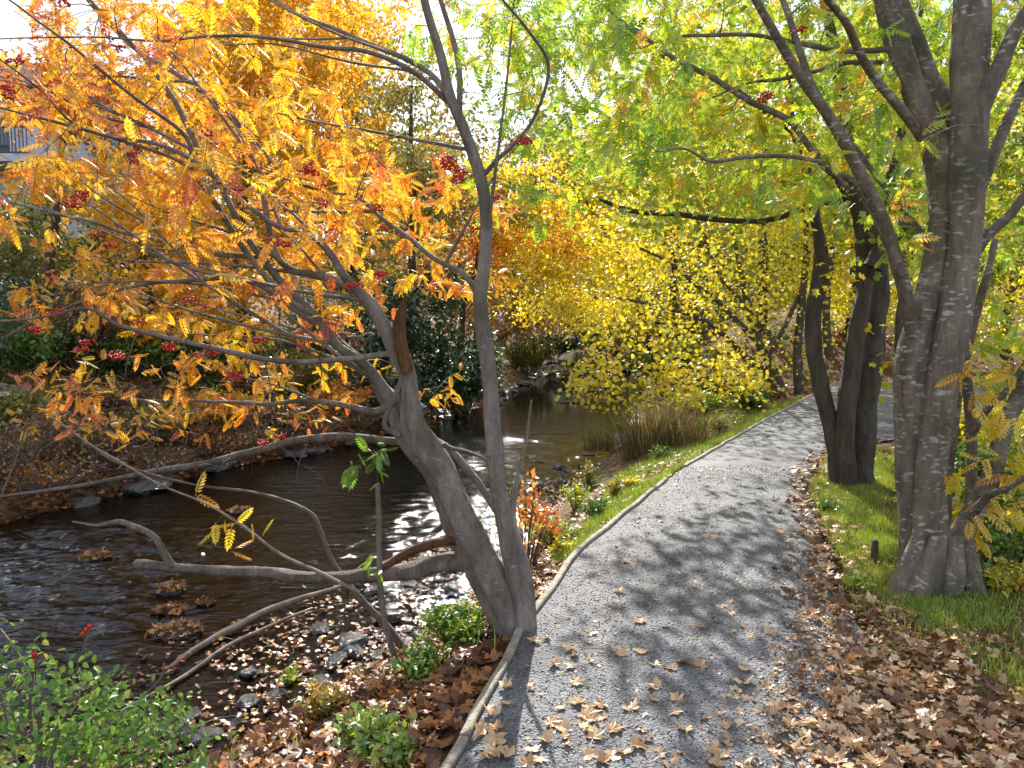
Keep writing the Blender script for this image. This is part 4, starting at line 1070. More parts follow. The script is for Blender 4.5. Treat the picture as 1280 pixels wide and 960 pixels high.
for i, (px, py, w, h, mk, lab) in enumerate([(20, 540, .7, .6, 'olive', 'olive bush by the white board on the far bank'), (120, 520, .8, .55, 'brownish', 'low brown bush right of the white board'), (200, 545, .7, .5, 'olive', 'low olive bush near the water under the orange sprays'),
                                             (270, 530, .8, .6, 'gold', 'low golden bush on the far bank edge'), (360, 545, .6, .5, 'brownish', 'low brown bush leaning over the far water edge'), (160, 440, 1.1, 1.2, 'olive', 'tall olive bush behind the green bank bushes'),
                                             (20, 440, 1.3, 1.4, 'dark_green', 'tall dark green bush at the left edge'), (290, 455, 1.1, 1.2, 'yellow_green', 'yellow green bush beneath the dense golden tree'), (390, 490, .9, .9, 'olive', 'olive bush behind the trunk fork')]):
    shrub('bank_bush', lab, px, py, w, h, M[mk], 40, 2400, (.05, .09), bias=.1, stem='twig_dead')
for (px, py, w, h, mk, lab) in [(110, 470, 1.2, 1.5, 'brownish', 'rusty brown thicket on the far bank under the red sprays'), (10, 380, 1.6, 1.8, 'olive', 'olive thicket high on the left slope'), (200, 420, 1.4, 1.7, 'brownish', 'brown thicket between the two golden trees'), (400, 440, 1.2, 1.6, 'olive', 'olive thicket seen through the limbs of the leaning rowan')]:
    shrub('thicket', lab, px, py, w, h, M[mk], 70, 3600, (.06, .1), bias=.05, stem='twig_dead')
for i, (px, py, lab) in enumerate([(-10, 600, 'bare twig brush at the left edge just above the water'), (60, 615, 'bare twig brush dipping to the water right of the left edge'), (130, 590, 'grey bare brush on the far bank under the dead branch'), (200, 595, 'russet speckled brush trailing to the stream'),
                                  (265, 575, 'sparse brush where the far bank meets open water'), (330, 560, 'bare brush tangle on the far bank behind the dead branch'), (90, 545, 'bare brush tangle in front of the white board'), (395, 545, 'small bare brush at the water edge near the trunk fork'), (150, 560, 'rusty bare brush halfway up the far bank'),
                                  (30, 570, 'dense grey brush low on the far bank near the left edge'), (230, 560, 'dense bare brush behind the trailing russet one'), (300, 530, 'bare brush below the low golden bush'), (100, 580, 'low bare brush between the leftmost brush heaps'), (180, 525, 'high bare brush under the hanging orange sprays'), (360, 525, 'bare brush on the bank left of the trunk fork'), (450, 535, 'thin brush at the bank seen beside the trunk fork')]):
    shrub('bare_brush', lab, px, py, .75, .5, M[('brownish', 'orange_red', 'brownish')[i % 3]], 110, 420, (.03, .07), bias=.2, stem='twig_dead' if i % 2 else 'twig')
shrub('rounded_bush', 'brown twiggy bush at the far left bank edge', 60, 560, .9, .6, M['brownish'], 40, 900, (.05, .08), stem='twig_dead')
shrub('rounded_bush', 'olive bush on the bank beyond the far rapids', 800, 440, 1.8, 1.8, M['olive'], 30, 3000, (.12, .2), bias=.2)
shrub('rounded_bush', 'brown bush where the stream bends out of sight', 735, 428, 3.0, 2.0, M['brownish'], 40, 3600, (.14, .24), bias=.1)
shrub('rounded_bush', 'green bush overhanging the pool beneath the maple', 825, 470, 1.6, 1.3, M['green'], 36, 3600, (.08, .13), bias=.1)
shrub('rounded_bush', 'dark bush on the bank at the left of the far rapids', 690, 447, 1.6, 1.4, M['dark_green'], 36, 3200, (.1, .17), bias=.2)
shrub('rounded_bush', 'green bush at the near side of the pool under the maple', 905, 505, .9, .8, M['green'], 34, 3600, (.05, .08), bias=.15)
shrub('rounded_bush', 'yellow green bush along the edging under the maple', 870, 520, .8, .55, M['yellow_green'], 30, 2600, (.05, .08), bias=-.1)
shrub('rounded_bush', 'dark green bush near the foot of the yellow maple', 940, 515, .5, .45, M['green'], 26, 1700, (.05, .08))
shrub('rounded_bush', 'yellow green bush above the stream beyond the maple', 850, 470, 1.4, 1.3, M['yellow_green'], 34, 3600, (.08, .13), bias=-.1)
for i, (px, py, w, h, lab, mk) in enumerate([(1255, 690, .45, .55, 'leafy green shrub right of the speckled rowan base', 'yellow_green'), (1225, 640, .5, .6, 'green shrub behind the speckled rowan base', 'green'), (1290, 640, .5, .8, 'bright shrub at the right edge of the photo', 'yellow_green'),
                                         (1240, 585, .7, .9, 'yellow shrub beyond the green ones at the right', 'maple_yellow'), (1180, 570, .5, .5, 'low green shrub between path and speckled rowan', 'green'), (1270, 520, .9, 1.0, 'tall yellow green shrub by the far path at right', 'yellow_green')]):
    shrub('leafy_shrub', lab, px, py, w, h, M[mk], 34, 2600, (.035, .065), tmpl=T_OVAL, bias=-.05)
# plants on the near bank
shrub('green_plant', 'bushy bright green plant below the leaning rowan', 573, 805, .22, .24, M['green'], 40, 1800, (.02, .04), tmpl=T_OVAL2, cat='plant', bias=.25, stem='twig')
shrub('green_plant', 'feathery green plant lower down toward the shallows', 528, 850, .15, .17, M['green'], 28, 900, (.02, .035), tmpl=T_OVAL2, cat='plant', bias=.25)
shrub('green_plant', 'small leafy plant at the bottom of the near bank', 470, 935, .2, .14, M['green'], 26, 500, (.02, .045), tmpl=T_OVAL2, cat='plant', bias=.3)
shrub('green_plant', 'pale leafed plant in the brown leaves by the bottom edge', 500, 955, .12, .1, M['green'], 16, 260, (.02, .04), tmpl=T_OVAL2, cat='plant', bias=.35)
shrub('green_plant', 'sprawling green weed at the stream edge beside the trunks', 690, 680, .25, .22, M['grass'], 30, 900, (.02, .05), tmpl=T_OVAL2, cat='plant', bias=.2)
shrub('green_plant', 'tall bright weed on the stone bar upstream', 720, 640, .2, .35, M['yellow_green'], 24, 500, (.02, .05), tmpl=T_OVAL2, cat='plant')
shrub('green_plant', 'small green weed in the shallows beside wet leaves', 345, 815, .06, .12, M['yellow_green'], 10, 90, (.02, .05), tmpl=T_OVAL2, cat='plant')
shrub('green_plant', 'tuft of green weed in the shallows near the black stones', 362, 860, .08, .14, M['grass'], 14, 120, (.03, .06), tmpl=T_OVAL2, cat='plant', bias=.2)
shrub('red_twig_bush', 'thin twigs with orange leaves right of the slim stem', 655, 720, .3, .75, M['orange_red'], 26, 300, (.03, .06), cat='shrub', lowleaf=.6, bias=.1)
shrub('olive_plant', 'olive weed rising from the shallow pool by the dead stick', 405, 900, .12, .18, M['olive'], 22, 420, (.02, .045), tmpl=T_OVAL2, cat='plant', bias=.4)

# reeds
for (px, py, w, h, n, lab) in [(812, 566, .42, .85, 800, 'tall brown and green reed clump at the water edge'), (750, 560, .3, .45, 260, 'thin pale reed clump standing in the stream'), (850, 560, .4, .6, 500, 'shorter reed clump next to the tall brown one')]:
    b = gbase(px, py)
    root = thing('reed_clump', lab, 'reeds', b)
    a, r = rng.uniform(0, 6.28, n), rng.random(n) ** .5
    pos = np.c_[b[0] + np.cos(a) * r * w, b[1] + np.sin(a) * r * w, np.zeros(n)]; pos[:, 2] = gz(pos[:, 0], pos[:, 1]) - .02
    xd = np.c_[np.cos(a), np.sin(a), np.zeros(n)] + rng.normal(0, .5, (n, 3)) * [1, 1, 0]
    hh = h * rng.uniform(.5, 1.1, n)
    build_scatter('blades', [scatter(T_BLADE, pos, xd, np.tile([0, 0, 1.], (n, 1)) + rng.normal(0, .24, (n, 3)), np.c_[hh * rng.uniform(.1, 1.6, n), hh * .3, hh], rng.random(n))], M['reed'], root)


# ------------------------------------------------------------------ grass
def grass_patch(n, fx, hmin, hmax, name, label, mat='grass', wid=.12, bias=0.):
    x, y = fx(n)
    k = ~in_path(x, y) & (rng.random(n) < np.clip(.62 + .9 * wob(x, y, 2.6, 3), .06, 1)); x, y = x[k], y[k]; z = H(x, y); k = z > WZ + .04; x, y, z = x[k], y[k], z[k]; n = len(x)
    a = rng.uniform(0, 6.28, n); hh = rng.uniform(hmin, hmax, n)
    dens = .5 + .5 * wob(x, y, 3.5, 4)
    hh *= .6 + .6 * np.clip(dens, 0, 1)
    xd = np.c_[np.cos(a), np.sin(a), np.zeros(n)]
    zd = np.tile([0, 0, 1.], (n, 1)) + rng.normal(0, .25, (n, 3)) * [1, 1, 0]
    V = scatter(T_BLADE, np.c_[x, y, z - .004], xd, zd, np.c_[hh * rng.uniform(.3, 1.6, n), np.full(n, wid) * (.5 + 2 * hh), hh], np.clip(rng.random(n) * .7 + .3 * dens + bias, 0, 1))
    o = build_scatter(name, [V], M[mat], label=label, cat='grass', kind='stuff')
    return o


def left_verge(n):
    y = rng.uniform(4.9, 15, n) ** 1.0; t = rng.random(n) ** 1.5
    pl, nb = ip(PL, y), ip(NB, y)
    w = np.clip((y - 4.6) * .13 + .08, .1, .6)
    return pl - .05 - t * w * (pl - nb), y


def right_verge(n):
    y = rng.uniform(2.0, 9.2, n); pr = ip([p for p in PR if p[1] < 10], y)
    c = np.interp(y, [2, 3, 3.6, 4.5, 5.5, 7, 9], [1.15, 1.0, .75, .32, .30, .35, .4]); w = np.interp(y, [2, 3, 4, 5, 7, 9], [.25, .3, .5, .55, .7, .9])
    return pr + c + rng.normal(0, 1, n) * w * .5 + .1, y


def right_field(n):
    y = rng.uniform(4.2, 10, n); return ip([p for p in PR if p[1] < 10], y) + 1.2 + rng.random(n) * 3.5, y


grass_patch(46000, left_verge, .03, .13, 'grass', 'sunlit grass along the left edging of the path')
grass_patch(90000, right_verge, .03, .08, 'grass', 'short mossy grass on the right verge around the tree bases', bias=.12)
grass_patch(14000, right_field, .06, .22, 'grass', 'taller green grass right of the speckled rowan')


def near_bank(n):
    y = rng.uniform(2.2, 5.4, n); t = rng.random(n); return ip(NB, y) * t + (ip(PL, y) - .08) * (1 - t), y


def front_verge(n):
    y = rng.uniform(2.1, 4.4, n); return np.interp(y, [2.1, 3, 4.4], [2.0, 2.25, 2.3]) + rng.gamma(1.6, .35, n) - .2 + .15 * wob(y, y * 0, 3, 1), y


grass_patch(30000, front_verge, .02, .07, 'grass', 'patchy short grass in front of the speckled rowan', bias=.08)
grass_patch(900, near_bank, .04, .16, 'grass', 'sparse thin grass on the near bank below the edging', bias=.2)


def far_bank(n):
    y = rng.uniform(6, 20, n); return ip(FB, y) - .5 - rng.random(n) ** 1.3 * 5, y


grass_patch(16000, far_bank, .06, .25, 'grass', 'sparse green and straw grass on the far bank', 'grass', wid=.1)

# ivy-like ground cover on far bank
x, y = far_bank(16000); y = y + 0
x = x - 1.4; z = H(x, y) + rng.uniform(.02, .25, len(x)); n = len(x)
den = wob(x, y, 1.1, 2) > -.1
x, y, z = x[den], y[den], z[den]; n = len(x)
build_scatter('ground_cover', [scatter(T_OVAL, np.c_[x, y, z], rdir(n), rdir(n) * .5 + [0, -.2, .8], rng.uniform(.06, .11, n), rng.random(n))], M['green'], label='green leafy ground cover on the far bank slope', cat='ground cover', kind='stuff')


# ------------------------------------------------------------------ leaf litter
def litter(x, y, size, mat, name, label, lift=.0, flat=.35, bias=0, on_water=False):
    z = gz(x, y)
    if on_water: z = np.maximum(z, WZ + .004)
    n = len(x); parts = []
    g = rng.integers(0, len(T_FALL), n)
    sz = rng.uniform(*size, n)
    a = rng.uniform(0, 6.28, n)
    xd = np.c_[np.cos(a), np.sin(a), rng.normal(0, flat * .5, n)]
    zd = np.tile([0, 0, 1.], (n, 1)) + rng.normal(0, flat, (n, 3))
    flip = rng.random(n) < .35
    zd[flip, 2] *= -1
    pos = np.c_[x, y, z + .004 + lift * rng.random(n) + np.where(flip, sz * .22, 0)]
    for k in range(len(T_FALL)):
        s = g == k
        if s.any():
            Vs = sz[s][:, None] * np.c_[np.ones(s.sum()), rng.uniform(.7, 1, s.sum()), rng.uniform(.3, .75, s.sum())]
            parts.append(scatter(T_FALL[k], pos[s], xd[s], zd[s], Vs, np.clip(rng.random(s.sum()) + bias, 0, 1)))
    return build_scatter(name, parts, M[mat], label=label, cat='leaf litter', kind='stuff')


# big drift bottom right
n = 6400
y = 1.7 + 1.9 * rng.random(n) ** 1.15; base = np.interp(y, [1.7, 2.6, 3.3, 4], [.72, 1.08, 1.38, 1.72])
x = base + rng.gamma(2.2, .33, n)
keep = (x < 3.6) & (rng.random(n) < np.interp(x - base, [0, .25, .6, 1.1, 1.7], [.1, .55, .95, .6, .2])) & ~((x > 1.75) & (y > 2.75) & (rng.random(n) < .72))
keep &= rng.random(n) < np.clip(.75 + .6 * wob(x, y, 3.3, 2), .12, 1)
litter(x[keep], y[keep], (.035, .085), 'fallen', 'leaf_litter', 'thick drift of dry brown maple leaves at the lower right', .035, .5)
n = 7000; y = 1.7 + 3.4 * rng.random(n); x = np.interp(y, [1.7, 2.6, 3.3, 4, 5], [.45, .8, 1.1, 1.5, 1.9]) + rng.gamma(2.2, .3, n)
litter(x, y, (.012, .04), 'fallen', 'leaf_litter', 'broken leaf bits between the leaves at the lower right', .012, .5, bias=-.1)
# along right verge
n = 850; y = rng.uniform(3.8, 9.5, n); pr = ip([p for p in PR if p[1] < 10], y)
x = pr + rng.normal(.06, .15, n) + (rng.random(n) < .22) * rng.random(n) * 2.2
litter(x, y, (.06, .11), 'fallen', 'leaf_litter', 'dry leaves fringing the right verge of the path', .01, bias=-.05)
# crumbs and small leaves on gravel
n = 2600; y = 1.9 + 4.6 * rng.random(n); x = ip(PL, y) + .08 + rng.random(n) ** .7 * (ip(PR, y) - ip(PL, y))
litter(x, y, (.008, .03), 'fallen', 'leaf_litter', 'small leaf crumbs strewn over the gravel', .0)
n = 500; y = rng.uniform(5, 15, n); x = ip(PL, y) + .1 + rng.random(n) * 3
kk = in_path(x, y)
litter(x[kk], y[kk], (.03, .07), 'fallen', 'leaf_litter', 'scattered leaves on the far part of the path', .0)
# near bank below edging (dark, leafy)
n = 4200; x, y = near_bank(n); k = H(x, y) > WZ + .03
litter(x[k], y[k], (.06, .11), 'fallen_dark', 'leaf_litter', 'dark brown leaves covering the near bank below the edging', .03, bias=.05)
# in the shallows and on the bar
n = 5200; y = 3.6 + 7 * rng.random(n) ** 1.7; nb = ip(NB, y); x = nb + .15 - rng.random(n) ** 1.3 * np.interp(y, [3.6, 5, 7, 12], [1.9, 2.0, 1.0, .6])
k = rng.random(n) < np.clip(.5 + 1.1 * wob(x, y, 3.2, 2), .03, 1)
litter(x[k], y[k], (.03, .075), 'fallen_wet', 'leaf_litter', 'wet orange brown leaves caught in the shallows', .02, .25, on_water=True)
# far bank
n = 15000; y = rng.uniform(5.5, 22, n); x = ip(FB, y) + .1 - rng.random(n) ** 1.2 * 5
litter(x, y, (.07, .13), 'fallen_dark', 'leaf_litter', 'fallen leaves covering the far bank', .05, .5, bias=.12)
# left verge far and slope past the bend
n = 3000; y = rng.uniform(4.6, 16, n); x = ip(PL, y) - .06 - rng.random(n) ** 1.5 * 1.2
litter(x, y, (.05, .10), 'fallen', 'leaf_litter', 'fallen leaves among the grass left of the edging', .02, bias=-.1)
n = 5200; x = rng.uniform(5, 22, n); y = rng.uniform(14, 30, n); k = ~in_path(x, y)
litter(x[k], y[k], (.09, .16), 'fallen', 'leaf_litter', 'orange brown leaves carpeting the slope past the bend', .03, .5, bias=.12)
n = 2600; x = rng.uniform(3, 9, n); y = rng.uniform(2.5, 10, n); k = ~in_path(x, y)
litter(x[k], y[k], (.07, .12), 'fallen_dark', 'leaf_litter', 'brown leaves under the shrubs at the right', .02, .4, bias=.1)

# ------------------------------------------------------------------ single leaves lying on the gravel
LF = []
for i in range(len(T_FALL)):
    V, Fc = T_FALL[i]
    me = bpy.data.meshes.new('fallen_leaf'); me.from_pydata(V.tolist(), [], Fc.tolist())
    a = me.attributes.new('rnd', 'FLOAT', 'POINT'); a.data.foreach_set('value', np.full(len(V), [.72, .82, .6, .88, .45, .78, .66, .9, .85, .55, .7, .8, .95, .5, .75, .62][i], dtype=np.float32))
    me.materials.append(M['fallen']); LF.append(me)
spec = [(912, 765, 'lone curled orange brown leaf on the bare gravel in mid path'), (742, 712, 'small orange leaf on the gravel past the leaning rowan'), (804, 672, 'tiny yellow leaf far along the left of the path'),
        (712, 808, 'brown leaf beside the edging near the rowan foot'), (688, 900, 'large pale leaf overlapping others near the bottom edging'), (930, 782, 'pair-like pale leaf behind the lone orange one'),
        (620, 918, 'brown leaf leaning on the edging at the bottom'), (605, 910, 'curled leaf perched on top of the edging board')]
used = [(q[0], q[1]) for q in spec]
leaves = [(px, py, lab, None) for px, py, lab in spec]
tries = 0
while len(leaves) < 150 and tries < 9000:
    tries += 1
    py = 600 + 355 * random.random() ** .55
    px = random.uniform(600, 1100)
    w = G(px, py)
    if not in_path(np.array([w[0]]), np.array([w[1]]))[0]: continue
    u_ = (w[0] - float(ip(PL, w[1]))) / max(.3, float(ip(PR, w[1]) - ip(PL, w[1])))
    den = (.12 + .9 * max(0, u_ - .35)) * (.25 if py < 780 else 1) + (.35 if py > 860 else 0)
    if random.random() > den: continue
    if min((px - a) ** 2 + ((py - b) * 2) ** 2 for a, b in used) < 14 ** 2: continue
    used.append((px, py)); leaves.append((px, py, None, 1))
for i, (px, py, lab, g) in enumerate(leaves):
    w = G(px, py, .03 if i != 7 else .05)
    o = bpy.data.objects.new('fallen_leaf', LF[random.randrange(len(LF))] if i > 2 else LF[8]); COL.objects.link(o)
    o.location = (w[0], w[1], .028 if i != 7 else .045)
    s = random.uniform(.06, .115) if i > 2 else (.085, .06, .035)[i]
    o.scale = (s, s * random.uniform(.75, 1), s * random.uniform(.35, .9))
    o.rotation_euler = (random.gauss(0, .18), random.gauss(0, .18), random.uniform(0, 6.28))
    zt = .004 + .02 * .7
    o.location.z = zt if i != 7 else .036
    tag(o, lab or 'dry brown leaf lying loose on the grey gravel of the path', 'leaf', 'loose leaves on the gravel path')

# ------------------------------------------------------------------ stones
def rock_mesh(seed, flat=.6):
    import bmesh
    bm = bmesh.new(); bmesh.ops.create_icosphere(bm, subdivisions=3, radius=1)
    for v in bm.verts:
        q = v.co * 1.1 + Vector((seed * 7.1, seed, 3))
        c = noise.cell_vector(v.co * 1.3 + Vector((seed, 0, 0)))
        v.co *= 1 + .38 * noise.noise(q) + .14 * noise.noise(q * 3) + .05 * noise.noise(q * 8)
        v.co.z = max(-.5, min(v.co.z, .75 + .2 * noise.noise(q))) * flat
    me = bpy.data.meshes.new('stone'); bm.to_mesh(me); bm.free()
    return me


ROCKS = [rock_mesh(i, .45 + .1 * (i % 4)) for i in range(8)]
ROCKS_L = [m.copy() for m in ROCKS]
for m in ROCKS: m.materials.append(M['stone_dark'])
for m in ROCKS_L: m.materials.append(M['stone_grey'])


def stone(px, py, s, z, lab, grp=None, pale=False, name='stone'):
    w = G(px, py, z)
    o = bpy.data.objects.new(name, random.choice(ROCKS_L if pale else ROCKS)); COL.objects.link(o)
    o.location = w; o.scale = (s, s * random.uniform(.55, .9), s * random.uniform(.6, 1)); o.rotation_euler = (random.gauss(0, .2), random.gauss(0, .2), random.uniform(0, 6.28))
    return tag(o, lab, 'stone', grp)


stone(418, 830, .11, WZ, 'large black wet stone in the middle of the shallows')
stone(398, 855, .10, WZ, 'black wet stone just below the largest one in the shallows')
stone(310, 842, .10, WZ, 'rounded dark stone left of the other black stones')
stone(518, 808, .10, WZ + .03, 'pale flat stone beside the bright green plant', pale=True)
stone(568, 738, .12, WZ, 'dark square stone behind the leaning trunk')
stone(548, 725, .08, WZ, 'small dark stone behind the leaning trunk left of the square one')
stone(612, 860, .12, G(612, 860)[2] - .12, 'flat grey slab under the edging on the near bank', pale=True)
stone(118, 698, .13, WZ, 'leaf covered brown stone alone in the open water')
stone(788, 552, .3, WZ + .15, 'pale grey boulder on the bank behind the reeds', pale=True)
for i in range(75):
    t = random.random(); y = 3.9 + 8 * t * t; x = float(ip(NB, y)) + .1 - random.random() ** 1.4 * (1.5 - .06 * y)
    o = bpy.data.objects.new('stone', random.choice(ROCKS)); COL.objects.link(o)
    s = random.uniform(.035, .10) * (1 + .04 * y)
    o.location = (x, y, WZ + random.uniform(-.01, .02)); o.scale = (s, s * .75, s * .8); o.rotation_euler = (0, 0, random.uniform(0, 6.28))
    tag(o, 'wet dark stone breaking the surface of the near shallows', 'stone', 'stones in the near shallows')
for i in range(46):
    y = random.uniform(9, 34); x = float(ip(FB, y)) + random.uniform(-.25, .35)
    o = bpy.data.objects.new('stone', random.choice(ROCKS)); COL.objects.link(o)
    s = random.uniform(.1, .28)
    o.location = (x, y, WZ + random.uniform(0, .08)); o.scale = (s, s * .8, s * .8); o.rotation_euler = (0, 0, random.uniform(0, 6.28))
    tag(o, 'dark stone lining the far edge of the stream', 'stone', 'stones along the far bank')
for i in range(26):
    y = random.uniform(30.5, 35.5); u_ = random.random(); x = float(ip(FB, y)) * (1 - u_) + float(ip(NB, y)) * u_
    o = bpy.data.objects.new('stone', random.choice(ROCKS)); COL.objects.link(o)
    s = random.uniform(.15, .35)
    o.location = (x, y, WZ + .38 * float(sstep((y - 31) / 3)) - .02); o.scale = (s, s * .8, s * .7); o.rotation_euler = (0, 0, random.uniform(0, 6.28))
    tag(o, 'dark stone in the far rapids', 'stone', 'stones in the far rapids')
for (x, y, s) in [(.9, 11.2, .16), (1.3, 12.6, .14), (.4, 10.4, .12), (1.7, 14, .18), (.2, 9.5, .1), (1.0, 9.8, .12), (.5, 12, .12), (1.5, 11.6, .12)]:
    o = bpy.data.objects.new('stone', random.choice(ROCKS)); COL.objects.link(o)
    o.location = (x, y, WZ); o.scale = (s, s * .7, s * .5); o.rotation_euler = (0, 0, random.uniform(0, 6.28))
    tag(o, 'low dark stone in the glittering water upstream of the trunks', 'stone', 'stones in the glittering stretch')
n = 5200; y = 3.6 + 7.5 * rng.random(n) ** 1.4; x = ip(NB, y) + .15 - rng.random(n) ** 1.2 * np.interp(y, [3.6, 6, 11], [1.7, 1.4, .9]); z = H(x, y)
sz = rng.uniform(.008, .03, n)
build_scatter('pebbles', [scatter(T_STONE, np.c_[x, y, np.maximum(z, WZ - .02) + .003], rdir(n) * [1, 1, .2], rdir(n) * .3 + [0, 0, 1], np.c_[sz, sz * .8, sz * .7], rng.random(n))],
              M['stone_dark'], label='wet pebbles on the bed of the near shallows', cat='pebbles', kind='stuff')


# ------------------------------------------------------------------ loose branches, saplings, post
def stick(specs, y0s, name, label, mat, cat='branch', wig=.01):
    root = None
    for i, (spec, (a, b)) in enumerate(zip(specs, y0s)):
        p, r = limb(spec, a, b, 6, wig)
        if root is None: root = thing(name, label, cat, p[0])
        mb = MB(); mb.tube(p, r, 9, .3); mb.build('stem' if i == 0 else 'side_branch', mat, root)
    return root


W_ = lambda px, py, z=WZ + .06: G(px, py, z)[1]
stick([[(60, 930, 5), (180, 860, 7), (240, 815, 9), (290, 785, 9), (340, 760, 8), (400, 742, 6), (450, 725, 4)], [(150, 890, 3), (230, 845, 5), (280, 810, 6), (330, 785, 5), (390, 760, 3)]], [(W_(60, 930), W_(450, 725)), (W_(150, 890), W_(390, 760))], 'fallen_branch', 'long fallen brown branch lying across the shallows', M['twig_dead'])
stick([[(360, 945, 4), (410, 940, 5), (450, 908, 6), (495, 893, 5)], [(450, 908, 4), (435, 895, 3), (425, 882, 2)]], [(W_(360, 945) - .1, W_(495, 893, -.4)), (W_(450, 908, -.55), W_(425, 882, -.55))], 'fallen_branch', 'short bleached stick at the bottom of the near bank', M['bark_dead'])
stick([[(425, 884, 4), (460, 886, 4), (480, 890, 3)]], [(W_(425, 884, -.5), W_(480, 890, -.5))], 'fallen_branch', 'tiny pale stick above the short bleached one', M['bark_dead'])
stick([[(530, 835, 9), (508, 815, 9), (480, 780, 9), (440, 735, 8), (415, 700, 7), (400, 665, 6), (385, 640, 5), (330, 618, 4), (240, 605, 3), (150, 580, 3), (110, 555, 2)]], [(G(530, 835, -.5)[1], 4.6)], 'bare_sapling', 'thin bare stem curving up from the near bank to the left', M['twig'], 'sapling')
S = Tree('young_sapling', 'slim upright sapling with a tuft of green leaves in front of the stream', (*G(520, 880, -.45)[:2], -.45), 'sapling')
ys_ = G(520, 880, -.45)[1]
S.stem([(520, 882, 9), (500, 840, 9), (484, 790, 8), (476, 740, 8), (474, 690, 7), (473, 640, 7), (472, 605, 6)], ys_, ys_ + .1, M['bark_grey'], 'stem', 8, wig=.004)
A = np.array([P(458, 572, ys_ + .1), P(470, 560, ys_ + .05), P(474, 590, ys_ + .1), P(440, 585, ys_ + .1), P(478, 570, ys_)])
tp, dr, md = S.colonize(A, M['twig'])
S.pinnate(tp, dr, md, M['rowan_lime'], 5, (.08, .12), bias=-.3, name='foliage')
A = np.array([P(458, 700, ys_ + .1), P(470, 715, ys_)])
tp, dr, md = S.colonize(A, M['twig'])
S.pinnate(tp, dr, md, M['rowan_lime'], 3, (.06, .09), bias=-.2, name='foliage')
# arching twig with a hanging orange leaf over the water
S = Tree('arching_twig', 'arching twig with bright hanging yellow leaves over the water', P(640, 745, 4.2), 'twig')
S.stem([(450, 740, 5), (400, 715, 5), (345, 690, 4), (300, 655, 4), (260, 630, 3), (200, 605, 3), (120, 560, 3), (60, 520, 2)], 4.1, 4.6, M['twig_dead'], 'stem', 6)
A = np.array([P(318, 672, 4.2), P(300, 660, 4.2), P(286, 660, 4.25), P(292, 690, 4.2), P(270, 655, 4.3), P(245, 615, 4.4)])
tp, dr, md = S.colonize(A, M['twig'])
S.pinnate(tp, dr, md, M['rowan_orange'], 2, (.11, .15), bias=.25, name='foliage')

# orange leaf clumps stranded on midstream stones
for i, (px, py, r_, lab) in enumerate([(216, 738, .11, 'uppermost orange leaf clump stranded beside the dead limb in the stream'), (212, 766, .10, 'middle orange leaf clump stranded in the stream'), (218, 792, .16, 'lowest and widest orange leaf clump stranded in the stream'),
                                   (256, 757, .06, 'small orange leaf clump right of the other stranded clumps'), (118, 697, .12, 'brown leaf clump on the lone stone in open water'), (300, 640, .12, 'leaf clump at the calm water edge behind the arching twig')]):
    c = G(px, py, WZ)
    if i not in (4,):
        o = bpy.data.objects.new('stone', ROCKS[i]); COL.objects.link(o)
        o.location = (c[0], c[1], WZ - .01); o.scale = (r_ * .9, r_ * .7, r_ * .5)
        tag(o, 'wet stone under a stranded clump of orange leaves in midstream', 'stone', 'stones under stranded leaf clumps')
    n = int(60 * r_ / .1); a = rng.uniform(0, 6.28, n); q = rng.random(n) ** .6 * r_
    pos = np.c_[c[0] + np.cos(a) * q * 1.3, c[1] + np.sin(a) * q, WZ + .012 + .045 * (1 - q / r_) + rng.random(n) * .012]
    parts = []
    for k in range(4):
        m_ = np.arange(n) % 4 == k
        parts.append(scatter(T_FALL[k], pos[m_], np.c_[rng.normal(0, 1, (m_.sum(), 2)), rng.normal(0, .35, m_.sum())], rng.normal(0, .4, (m_.sum(), 3)) + [0, 0, 1], rng.uniform(.03, .07, m_.sum()), np.clip(rng.random(m_.sum()) * .6 + .4, 0, 1)))
    v = [(v_ - c, f_, r2) for v_, f_, r2 in parts]
    o = build_scatter('leaf_clump', v, M['fallen_wet']); o.location = tuple(c); tag(o, lab, 'leaf clump', None, 'stuff')
# small twigs lying about
for i in range(46):
    if i < 30:
        y = 3.6 + 3.6 * random.random() ** 1.3; x = float(ip(NB, y)) + random.uniform(-1.7, .35); g_ = 'twigs in the near shallows'; lab = 'small broken twig among the wet leaves of the shallows'
    else:
        y = random.uniform(2.2, 6); x = float(ip(PL, y)) + random.uniform(.15, 2.2); g_ = 'twigs on the gravel path'; lab = 'small broken twig lying on the gravel path'
    z = max(float(gz(x, y)), WZ) + (.015 if i < 30 else .022)
    a = random.uniform(-.9, .9); ln = random.uniform(.1, .42) * (1 if i < 30 else .4)
    v = np.array([math.cos(a), math.sin(a), random.uniform(-.02, .12) if i < 30 else 0])
    A_ = cat_rom([np.array([x, y, z]) + v * ln * t + np.array([-v[1], v[0], 0]) * ln * random.uniform(-.08, .08) for t in (0, .4, .7, 1)], 4)
    mb = MB(); mb.tube(A_, np.linspace(random.uniform(.003, .006) * (1 if i < 30 else .5), .0012, len(A_)), 6)
    tag(mb.build('twig', M['twig_dead'], origin=A_[0]), lab, 'twig', g_)
